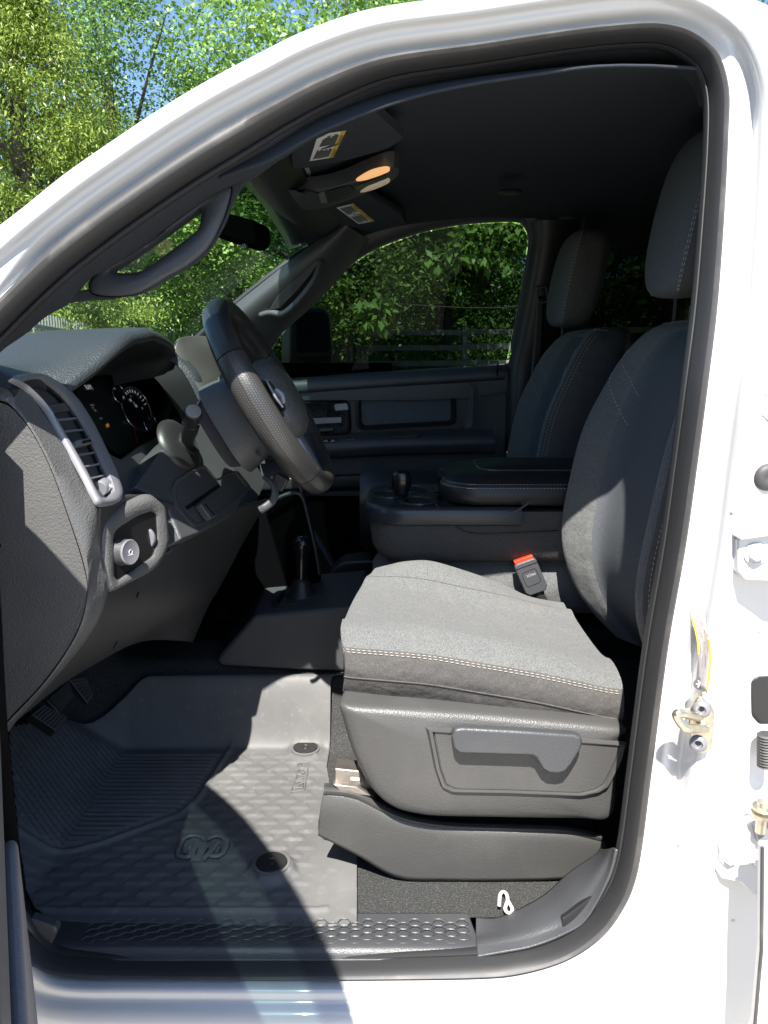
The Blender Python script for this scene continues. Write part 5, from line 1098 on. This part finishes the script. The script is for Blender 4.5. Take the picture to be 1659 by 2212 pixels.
k = MB(); k.prism([DR(s, h, .122) for s, h in rrect([(.2, -.30), (1.0, -.28), (1.0, -.36), (.2, -.38)], .25)], dn_*.02); k.build('armrest', m_plastic, door, bevel=.012, seg=3)
frm = [(.0, -.08), (.10, .02), (.25, .135), (.42, .25), (.58, .33), (.72, .37), (.90, .385), (1.00, .37), (1.055, .325), (1.085, .22), (1.10, .05), (1.11, -.08), (1.06, -.22), (.6, -.24), (.2, -.24), (.05, -.14)]
k = MB(); k.tube(cr([DR(s, h, .05-.16*max(0, h)) for s, h in frm[:12]], 60), .028, 8, flat=1.0, up=dn_); k.build('window_frame', m_white, door, smooth=60)
gl = cr([DR(s, h, .05-.16*max(0, h)) for s, h in frm], 60); k = MB(); c0 = DR(.62, .1, .04); k.poly([p+(c0-p)*.03 for p in gl]); k.build('window_glass', m_doorglass, door, smooth=0)
k = MB(); k.loft([srect(DR(.10, .02+q, -.16+.0*q), dd, Vector((0, 0, 1)), .08, hh, 20, .6) for q, hh in ((0, .12),)]+[srect(DR(.16, .02, -.16), dd, Vector((0, 0, 1)), .07, .11, 20, .6)]); k.build('wing_mirror', m_black, door, smooth=50)
# far wing mirror, seen through the passenger window
def WM(u, v, o=0): return PP(u, v, Vector((-.40, 2.02, EYE.z))+Vector((.5, -.87, 0))*o, (.5, -.87, 0))
k = MB(); k.prism([WM(u, v) for u, v in rrect([(628,672),(636,662),(700,662),(716,680),(722,760),(718,806),(640,808),(626,790)], .3)], Vector((-.4, .7, 0))*.12); wm = k.build('wing_mirror', m_black, truck, bevel=.012, seg=3)
k = MB(); k.prism([WM(u, v, .001) for u, v in rrect([(640,676),(698,674),(708,690),(713,758),(640,762)], .15)], Vector((-.4, .7, 0))*.002); k.build('mirror_glass', m_chrome, wm)
k = MB(); k.prism([WM(u, v, .001) for u, v in rrect([(640,772),(713,768),(709,802),(645,804)], .2)], Vector((-.4, .7, 0))*.002); k.build('mirror_glass', m_chrome, wm)

# ================================================================== loose things in the truck
matT = thing('floor_mat', 'dusty black rubber floor mat with ribs and raised emblem lying in the footwell', 'floor mat', (-.3, .4, H(-.995)))
OUT = [(34,1600),(33,1720),(45,1850),(58,1925),(76,1965),(110,1985),(190,1991),(400,1994),(600,1999),(771,2002),(771,1824),(735,1822),(700,1814),(688,1796),(688,1775),(694,1740),(712,1690),(706,1655),(716,1592),(740,1570)]
MZ = H(-.985)
poly = [(PZ(u, v, MZ).x, PZ(u, v, MZ).y) for u, v in OUT]
wallb = [(-1.0, .70), (-.66, .715), (-.40, .725), (-.15, .72), (-.05, .715)]
poly += [(-.09, .735), (-.10, .80), (-.40, .80), (-.60, .79), (-.70, .745), (-.80, .70), (-.86, .55), (-.88, .40)]
def inside(x, y):
    c = False; n = len(poly)
    for i in range(n):
        (x1, y1), (x2, y2) = poly[i], poly[i-1]
        if (y1 > y) != (y2 > y) and x < (x2-x1)*(y-y1)/(y2-y1)+x1: c = not c
    return c
def onpoly(x, y):
    best = (9, x, y)
    for i in range(len(poly)):
        (x1, y1), (x2, y2) = poly[i], poly[i-1]; vx, vy = x2-x1, y2-y1; t = max(0, min(1, ((x-x1)*vx+(y-y1)*vy)/max(vx*vx+vy*vy, 1e-12))); px, py = x1+vx*t, y1+vy*t; d = math.hypot(px-x, py-y)
        if d < best[0]: best = (d, px, py)
    return best[1], best[2]
RIDGE = [PZ(u, v, MZ) for u, v in ((20,1836),(110,1843),(160,1838),(220,1822),(330,1782),(385,1762),(425,1730),(445,1700),(470,1660),(500,1615))]
RX = [p.x for p in RIDGE]; RY = [p.y for p in RIDGE]
def ridge_d(x, y):
    d = 9; sgn = 1
    for i in range(len(RX)-1):
        ax_, ay_, bx_, by_ = RX[i], RY[i], RX[i+1], RY[i+1]; vx, vy = bx_-ax_, by_-ay_; t = max(0, min(1, ((x-ax_)*vx+(y-ay_)*vy)/(vx*vx+vy*vy))); ex, ey = x-ax_-vx*t, y-ay_-vy*t; q = math.hypot(ex, ey)
        if q < d: d = q; sgn = 1 if vx*ey-vy*ex > 0 else -1
    return d*sgn
RET = [PZ(587, 1868, MZ+.012), PZ(660, 1616, MZ+.01)]
def mat_h(x, y):
    h = 0.0
    if x < -.64: t = -.64-x; h += .72*t*t/(t+.03)
    w_ = max(0, min(1, (y-.715)/.075)); h += .165*w_*w_*(3-2*w_)*(.9+.1*w_) if x > -.9 else 0
    d = ridge_d(x, y); inner = y < .70 and x < -.18+.0*y
    edge = min(1, max(0, (-.135-x)/.02)); nearedge = min(1, max(0, (y-.145)/.012)); fr_ = min(1, max(0, (.705-y)/.02))
    if d > .012:                                   # ribbed heel area
        yy = y+max(0, -.645-x)*-.75
        f = (yy/.0165) % 1; rib = min(1, max(0, (.5-abs(f-.5)-.14)/.10)); h += .0058*rib*min(1, (d-.012)/.01)*fr_
    else:
        h += .0065*math.exp(-(d/.006)**2)
        if d < -.012:
            r_ = y/.027; row = int(r_); fy = r_-row; fx = (x/.062+(.5 if row % 2 else 0)) % 1; hw = .20+.22*(1-fy)
            tz = min(1, max(0, (hw-abs(fx-.5))/.05)); h += .0030*tz*(1-fy*.85)*edge*nearedge*fr_*min(1, (-d-.012)/.012)
    for i, q in enumerate(RET):                    # bosses round the two retainers
        e = math.hypot(x-q.x, y-q.y); h += (.014 if i == 0 else .008)*(1/(1+math.exp((e-.044)/.003)))
    if x > -.12: h += .004*min(1, (x+.12)/.03)
    e2 = .010*math.exp(-((y-.150)/.006)**2) if x < -.10 else 0
    return h+e2*.5
mb = MB(); xs = np.arange(-.90, .02, .0036); yv = np.arange(.085, .815, .0042); idx = {}; V_ = []; F_ = []
hh = [[mat_h(x, y) for x in xs] for y in yv]; ins = [[inside(x, y) for x in xs] for y in yv]
for j in range(len(yv)-1):
    for i in range(len(xs)-1):
        if ins[j][i] or ins[j+1][i] or ins[j][i+1] or ins[j+1][i+1]:
            f = []
            for a, b in ((j, i), (j, i+1), (j+1, i+1), (j+1, i)):
                if (a, b) not in idx: 
                    idx[(a, b)] = len(V_); qx, qy = xs[b], yv[a]
                    if not ins[a][b]: qx, qy = onpoly(qx, qy)
                    V_.append(Vector((qx, qy, MZ+mat_h(qx, qy))))
                f.append(idx[(a, b)])
            F_.append(f)
mb.add(V_, F_); mm = mb.build('mat_body', m_mat, matT, smooth=60, recalc=False, solid=.004, solid_off=-1)
for q in RET:
    k = MB(); c = Vector((q.x, q.y, MZ+mat_h(q.x, q.y))); k.lathe(c, (0, 0, 1), [(.036, -.004), (.036, .003), (.031, .0045), (.0305, .002), (.030, .0015)], 44); rt = k.build('mat_retainer', m_mat, matT, smooth=40)
    k = MB(); k.lathe(c+Vector((0, 0, .0035)), (0, 0, 1), [(.0298, 0), (.029, .002), (.010, .0022), (.0085, .0008), (.0075, .0022), (0, .0022)], 44); k.build('retainer_cap', m_dark, rt, smooth=40)
# raised ram's-head emblem
def ME(u, v, o=.0): return PZ(u, v, MZ+.006)+Vector((0, 0, o))
em = MB()
for pts in ([(445,1814),(434,1807),(418,1804),(402,1808),(392,1818),(386,1832),(384,1844),(392,1850),(408,1850),(412,1843)], [(446,1814),(456,1808),(470,1805),(482,1809),(489,1818),(487,1832),(480,1844),(468,1849),(456,1848),(452,1842)]):
    em.tube(cr([ME(*p) for p in pts], 40), .0055, 8, flat=.7, up=(0, 0, 1))
for pts in ([(424,1816),(421,1830),(416,1844),(419,1857)], [(470,1820),(458,1836),(446,1848),(436,1858)]): em.tube(cr([ME(*p) for p in pts], 14), [.006]*14, 8, flat=.7, up=(0, 0, 1))
em.prism([ME(u, v, .002) for u, v in ((428,1820),(444,1820),(450,1830),(440,1846),(434,1857),(420,1857),(427,1840))], (0, 0, -.006)); em.prism([ME(u, v, .001) for u, v in ((398,1824),(404,1822),(404,1844),(392,1842))], (0, 0, -.006)); em.prism([ME(u, v, .001) for u, v in ((470,1830),(478,1826),(472,1842),(462,1844))], (0, 0, -.006))
em.build('emblem', m_mat, matT, smooth=50)
# moulded panel with lettering along the right edge
def ML(u, v, o=0.0): return PZ(u, v, MZ+.001)+Vector((0, 0, o))
k = MB(); k.tube([ML(u, v, .001) for u, v in rrect([(650,1649),(667,1648),(657,1708),(628,1712)], .12)], .0018, 6, closed=True)
for cu, cv_ in ((652, 1654), (648, 1669)): k.tube([ML(cu+10*math.cos(a)+2*math.sin(a), cv_-6*math.sin(a)+0*math.cos(a), .0012) for a in [2*math.pi*q/20 for q in range(20)]], .0012, 5, closed=True); k.tube([ML(cu-6, cv_+3, .0012), ML(cu, cv_-3, .0012), ML(cu+6, cv_+3, .0012)], .001, 5)
for zz in ([(642,1678),(658,1676)], [(640,1687),(656,1681),(656,1688),(638,1692)], [(638,1702),(656,1692),(654,1704),(636,1702)]): k.tube([ML(u, v, .0012) for u, v in zz], .0013, 5)
k.build('moulded_lettering', m_mat, matT)

hk = MB(); hz_ = PY(1094, 1940, .175)
def HK(u, v): return PZ(u, v, H(-.984))
outer = [(1075,1967),(1077,1940),(1083,1934),(1090,1933),(1096,1938),(1099,1950),(1103,1962),(1108,1970),(1108,1978),(1102,1984),(1094,1984),(1089,1978),(1090,1968),(1094,1958),(1095,1948),(1091,1941),(1086,1941),(1083,1946),(1081,1968)]
P_ = [HK(u, v) for u, v in outer]
hook_path = cr([HK(u, v) for u, v in ((1078,1967),(1080,1943),(1087,1936),(1094,1942),(1096,1954),(1093,1964),(1091,1974),(1096,1982),(1104,1981),(1106,1973),(1101,1963),(1096,1954))], 60)
hk.tube(hook_path, .0032, 8, flat=.6, up=(0, 0, 1)); hook = hk.build('plastic_hook', mat('pale_plastic', (.55, .53, .50), .5), None, smooth=60)
hook.location = (0, 0, .010); hook['label'] = 'small pale plastic hook lying on the black carpet by the sill'; hook['category'] = 'hook'
# ================================================================== outdoors
def leafmat(name, a, b, c):
    m = bpy.data.materials.new(name); m.use_nodes = True; nt = m.node_tree; L = nt.links; p = nt.nodes['Principled BSDF']
    g = nd(nt, 'ShaderNodeNewGeometry'); cr_ = nd(nt, 'ShaderNodeValToRGB'); e = cr_.color_ramp.elements
    e[0].color = (*a, 1); e[1].color = (*c, 1); q = cr_.color_ramp.elements.new(.5); q.color = (*b, 1)
    L.new(g.outputs['Random Per Island'], cr_.inputs[0]); L.new(cr_.outputs[0], p.inputs['Base Color']); p.inputs['Roughness'].default_value = .42; p.inputs['Specular IOR Level'].default_value = .45
    t = nd(nt, 'ShaderNodeBsdfTranslucent'); L.new(cr_.outputs[0], t.inputs[0]); mx = nd(nt, 'ShaderNodeMixShader'); mx.inputs[0].default_value = .35
    out = nt.nodes['Material Output']; L.new(p.outputs[0], mx.inputs[1]); L.new(t.outputs[0], mx.inputs[2]); L.new(mx.outputs[0], out.inputs[0]); return m
m_leafA = leafmat('broad_leaf', (.075, .15, .035), (.14, .26, .055), (.24, .38, .10))
m_leafB = leafmat('bright_leaf', (.13, .24, .045), (.21, .36, .07), (.32, .48, .12))
m_cedar = leafmat('cedar_foliage', (.11, .18, .03), (.20, .29, .045), (.33, .41, .07))
m_bark = mat('bark', (.10, .085, .068), .95, bump=('noise', 30, .6, .02), var=(8, (.06, .05, .04), .4, .7))
m_wood = mat('weathered_wood', (.20, .195, .185), .9, bump=('noise', 25, .3, .01), var=(6, (.11, .108, .10), .4, .7))
m_fence = mat('fence_metal', (.16, .165, .16), .5)
rs = np.random.RandomState(5)
def leaves_mesh(name, centers, radii, per, size, m, droop=.0, aspect=2.0, up=.35, seed=0, clumpy=.38):
    r_ = np.random.RandomState(seed); n = len(centers)*per
    c = np.repeat(np.array(centers), per, 0); rr = np.repeat(np.array(radii), per)[:, None]
    pos = c+r_.normal(0, clumpy, (n, 3))*rr*np.array([1, 1, .72])
    nrm = r_.normal(0, 1, (n, 3)); nrm[:, 2] = np.abs(nrm[:, 2])+up; nrm += (pos-c)/rr*.6; nrm /= np.linalg.norm(nrm, axis=1)[:, None]
    t = r_.normal(0, 1, (n, 3)); t[:, 2] -= droop; t -= nrm*(t*nrm).sum(1)[:, None]; t /= np.linalg.norm(t, axis=1)[:, None]; b = np.cross(nrm, t)
    s = (size*r_.uniform(.6, 1.35, n))[:, None]; fold = nrm*s*.12
    V = np.stack([pos, pos+t*s*.45+b*s/aspect*.5+fold, pos+t*s, pos+t*s*.45-b*s/aspect*.5+fold], 1).reshape(-1, 3)
    me = bpy.data.meshes.new(name); me.vertices.add(4*n); me.vertices.foreach_set('co', V.astype(np.float32).ravel())
    me.loops.add(4*n); me.loops.foreach_set('vertex_index', np.arange(4*n, dtype=np.int32)); me.polygons.add(n); me.polygons.foreach_set('loop_start', np.arange(0, 4*n, 4, dtype=np.int32)); me.polygons.foreach_set('loop_total', np.full(n, 4, dtype=np.int32))
    me.materials.append(m); me.update(); me.validate(); return me
def crown_points(n, rad, seed, low=.0, shell=.55):
    r_ = np.random.RandomState(seed); out = []
    while len(out) < n:
        p = r_.uniform(-1, 1, 3); d = np.linalg.norm(p)
        if d > 1 or d < shell*r_.uniform(.3, 1): continue
        out.append(p*np.array(rad))
    return out
def link(name, me, parent):
    o = bpy.data.objects.new(name, me); COL.objects.link(o); o.parent = parent; return o
def broad(seed, height, rad, n, per, size, m, base):
    pts = [np.array([p[0], p[1], p[2]+height-rad[2]*.95]) for p in crown_points(n, rad, seed)]
    pts = [p for p in pts if p[2] > base]; r_ = np.random.RandomState(seed+9)
    crown = leaves_mesh('crown', pts, [r_.uniform(.55, 1.05) for _ in pts], per, size, m, .4, 1.9, .4, seed)
    k = MB(); top = Vector((.15*r_.normal(), .15*r_.normal(), height*.72)); k.tube(cr([(0, 0, -.6), (.05, .03, height*.25), (top.x*.6, top.y*.6, height*.5), top], 14), [.20-.012*i for i in range(14)], 9)
    for p in pts[::5]:
        z0 = min(height*.65, max(base*.7, p[2]*.55)); a = Vector((top.x*z0/top.z, top.y*z0/top.z, z0)); q = Vector(p); k.tube(cr([a, a.lerp(q, .5)+Vector((0, 0, .15)), q], 6), [.055, .045, .036, .026, .018, .01], 6)
    tm = k.build('trunk', m_bark, None); tme = tm.data; bpy.data.objects.remove(tm); return crown, tme
def cedar(seed, height, rad, m):
    r_ = np.random.RandomState(seed); pts = []; rad_ = []
    for i in range(430):
        z = r_.uniform(.3, height); f = (1-(z/height)**1.5)*rad*(.75+.25*math.sin(z*2.1)); a = r_.uniform(0, 6.283); q = f*math.sqrt(r_.uniform(.15, 1)); pts.append(np.array([q*math.cos(a), q*math.sin(a), z+q*.25])); rad_.append(r_.uniform(.25, .5))
    crown = leaves_mesh('crown', pts, rad_, 330, .050, m, -1.6, 2.8, .0, seed, .42)
    k = MB(); k.tube([(0, 0, -.5), (.04, 0, height*.5), (0, .03, height*.95)], [.17, .11, .02], 9)
    for p in pts[::6]: k.tube([Vector((0, 0, max(.3, p[2]-.4))), Vector(p)], [.03, .008], 5)
    tm = k.build('trunk', m_bark, None); tme = tm.data; bpy.data.objects.remove(tm); return crown, tme
def tree(meshes, loc, rz, sc, label, cat='tree', group=None, name='broadleaf_tree'):
    t = bpy.data.objects.new(name, None); COL.objects.link(t); t.location = loc; t.rotation_euler = (0, 0, rz); t.scale = (sc, sc, sc); t['label'] = label; t['category'] = cat
    if group: t['group'] = group
    link('trunk', meshes[1], t); link('crown', meshes[0], t); return t
def gz(x, y): return max(0.0, min(1.15, (y-4.5)*.16))
B1_ = broad(11, 7.5, (2.7, 2.5, 3.2), 135, 270, .082, m_leafA, 1.2)
B2_ = broad(23, 8.5, (3.0, 2.8, 3.7), 210, 420, .085, m_leafA, .8)
B3_ = broad(37, 6.0, (2.4, 2.2, 2.7), 160, 380, .078, m_leafB, .3)
C1_ = cedar(3, 6.6, 1.75, m_cedar)
grp = 'trees behind the truck'
def T(ms, u, D, rz, sc, label, **kw):
    y = D-1.05; x = (u-CX)/FPX*D*1.0; tree(ms, (x, y, gz(x, y)-.1), rz, sc, label, group=grp, **kw)
T(C1_, 95, 9.6, .4, 1.0, 'tall yellow-green cedar at the top left corner above the windshield pillar', name='cedar_tree')
T(B1_, 300, 13.2, 1.0, .84, 'dark green broadleaf tree right of the cedar, over the roof line')
T(B3_, 740, 13.5, .2, 1.12, 'bright green leafy tree showing over the roof edge at the top middle')
T(B3_, 300, 17.0, 3.6, .85, 'low bright green tree seen through the windshield beyond the metal fence')
T(B3_, 520, 19.0, 5.1, .95, 'bright green tree seen through the windshield between mirror and steering wheel')
T(B1_, 760, 18.2, 4.0, 1.0, 'shady broadleaf tree seen at the near end of the passenger window')
T(B2_, 960, 19.5, .9, 1.0, 'tall shady tree seen through the middle of the passenger window')
T(B1_, 1180, 18.5, 2.9, 1.05, 'broadleaf tree at the far end of the passenger window')
T(B2_, 1420, 19.0, 5.5, 1.0, 'shady tree seen between the two headrests')
# the tree that hangs two sunlit sprays of leaves into the passenger window
def spray(pxs, D, per, size, seed):
    return [np.array(PY(u, v, D-1.05)) for u, v in pxs]
sp1 = spray([(930,570),(950,556),(968,548),(986,540),(1004,528),(1020,516),(1036,510),(1052,520),(1062,506),(1078,500),(1094,512),(1106,496),(1122,500),(1090,530),(1060,545),(1030,540),(1010,556),(985,562),(1112,530),(1130,516),(1086,560),(1100,575),(1045,562)], 9.0, 0, 0, 0)+spray([(1000,500),(1040,492),(1080,486),(1120,484)], 9.0, 0, 0, 0)
sp2 = spray([(795,676),(806,668),(818,662),(830,656),(838,668),(826,680),(812,690),(836,690),(800,694),(820,698)], 8.6, 0, 0, 0)
me = leaves_mesh('crown', sp1+sp2+[np.array([3.4, 8.2, 3.4])+p for p in crown_points(40, (1.6, 1.4, 1.2), 4)], [.12]*(len(sp1)+len(sp2))+[.5]*40, 34, .12, m_leafB, 1.2, 2.0, .2, 77, .42)
tt = bpy.data.objects.new('broadleaf_tree', None); COL.objects.link(tt); tt['label'] = 'tree hanging sunlit sprays of big leaves in front of the passenger window'; tt['category'] = 'tree'; tt['group'] = grp
link('crown', me, tt)
k = MB(); k.tube(cr([(3.6, 8.5, .3), (3.5, 8.4, 1.6), (3.3, 8.2, 2.9), (3.3, 8.1, 3.8)], 14), [.16-.006*i for i in range(14)], 9)
b0 = Vector((3.35, 8.2, 2.6)); k.tube(cr([b0, Vector(sp1[11])+Vector((.1, 0, .02)), Vector(sp1[6]), Vector(sp1[0])], 14), [.014-.0008*i for i in range(14)], 6); k.tube(cr([b0, (1.6, 8.0, 2.1), Vector(sp2[3]), Vector(sp2[0])], 14), [.008-.0004*i for i in range(14)], 6)
k.build('trunk', m_bark, tt)
# far woods as one mass that closes the gaps low down
r_ = np.random.RandomState(8); pts = [np.array([x, 24+r_.uniform(0, 5), r_.uniform(.8, 4.4)]) for x in r_.uniform(-13, 18, 420)]
me = leaves_mesh('woods', pts, [r_.uniform(.9, 1.5) for _ in pts], 130, .26, m_leafA, .3, 1.8, .3, 12)
wd = bpy.data.objects.new('woods', me); COL.objects.link(wd); wd['kind'] = 'stuff'; wd['label'] = 'dark mass of woods behind the fence'; wd['category'] = 'woods'
r_ = np.random.RandomState(18); pts = [np.array([x, 15.5+r_.uniform(0, 2.5), 1.1+abs(r_.normal(0, .35))]) for x in r_.uniform(-9, 14, 240)]
me = leaves_mesh('undergrowth', pts, [r_.uniform(.4, .7) for _ in pts], 90, .13, m_leafA, .3, 1.8, .3, 13)
wd = bpy.data.objects.new('undergrowth', me); COL.objects.link(wd); wd['kind'] = 'stuff'; wd['label'] = 'leafy undergrowth along the foot of the fence'; wd['category'] = 'undergrowth'
# split-rail fence
fe = thing('rail_fence', 'weathered grey three-rail wooden fence standing before the dark woods', 'fence', (0, 14, 1.0))
def FE(u, v): return PY(u, v, 13.95)
for u in (776, 1004, 1232, 1460):
    k = MB(); k.prism([FE(a, v) for a, v in ((u-6,708-(u-776)*.012),(u+6,707-(u-776)*.012),(u+6,830),(u-6,830))], (0, .12, 0)); k.build('post', m_wood, fe, bevel=.01)
for u0, u1 in ((782, 998), (1010, 1226), (1238, 1454)):
    for v in (716, 749, 783):
        k = MB(); s_ = -(u0-776)*.012; k.prism([FE(a, b) for a, b in ((u0,v+s_-3+rnd.uniform(-2,2)),(u1,v+s_-4+rnd.uniform(-2,3)),(u1,v+s_+8),(u0,v+s_+9))], (0, .05, 0)); k.build('rail', m_wood, fe, bevel=.006)
# metal picket fence beyond the windshield
mf = thing('picket_fence', 'pale metal picket fence with thin upright bars beyond the dashboard', 'fence', (-4, 7, 0.5))
a, b = PY(70, 678, 6.2), PY(235, 714, 9.4)
for i in range(34):
    k = MB(); p = a.lerp(b, i/33); k.box(p+Vector((0, 0, -.5)), (.016, .016, 1.05)); k.build('picket', m_fence, mf)
for dz in (-.10, -.85):
    k = MB(); k.tube([a+Vector((0, 0, dz)), b+Vector((0, 0, dz))], .018, 6); k.build('rail', m_fence, mf)
# ground
m_drive = mat('concrete_drive', (.44, .405, .35), .9, bump=('noise', 40, .3, .01), var=(2.0, (.37, .34, .30), .4, .7))
m_grass = mat('grass_ground', (.08, .095, .03), .95, bump=('noise', 25, .6, .04), var=[(1.5, (.16, .13, .07), .45, .7)])
k = MB(); n = 60
def gx(i): return -120+240*i/n
def gy(j): return -90+210*j/n
g = [[Vector((x, y, gz(x, y)-.004)) for x in [-300, -60, -30, -16, -10, -7, -4, -2, 0, 2, 4, 7, 10, 16, 30, 60, 300]] for y in [-300, -60, -20, -8, -4, 0, 2, 3.5, 4.5, 5.5, 7, 9, 11, 11.7, 13, 16, 24, 40, 90, 500]]
k.grid(g); go = k.build('ground', m_grass, None, smooth=60); go['kind'] = 'structure'
k = MB(); k.grid([[Vector((x, y, .002)) for x in (-14, -6, 0, 6, 14)] for y in (-10, -4, 0, 2, 4.2)]); go = k.build('driveway', m_drive, None); go['kind'] = 'structure'
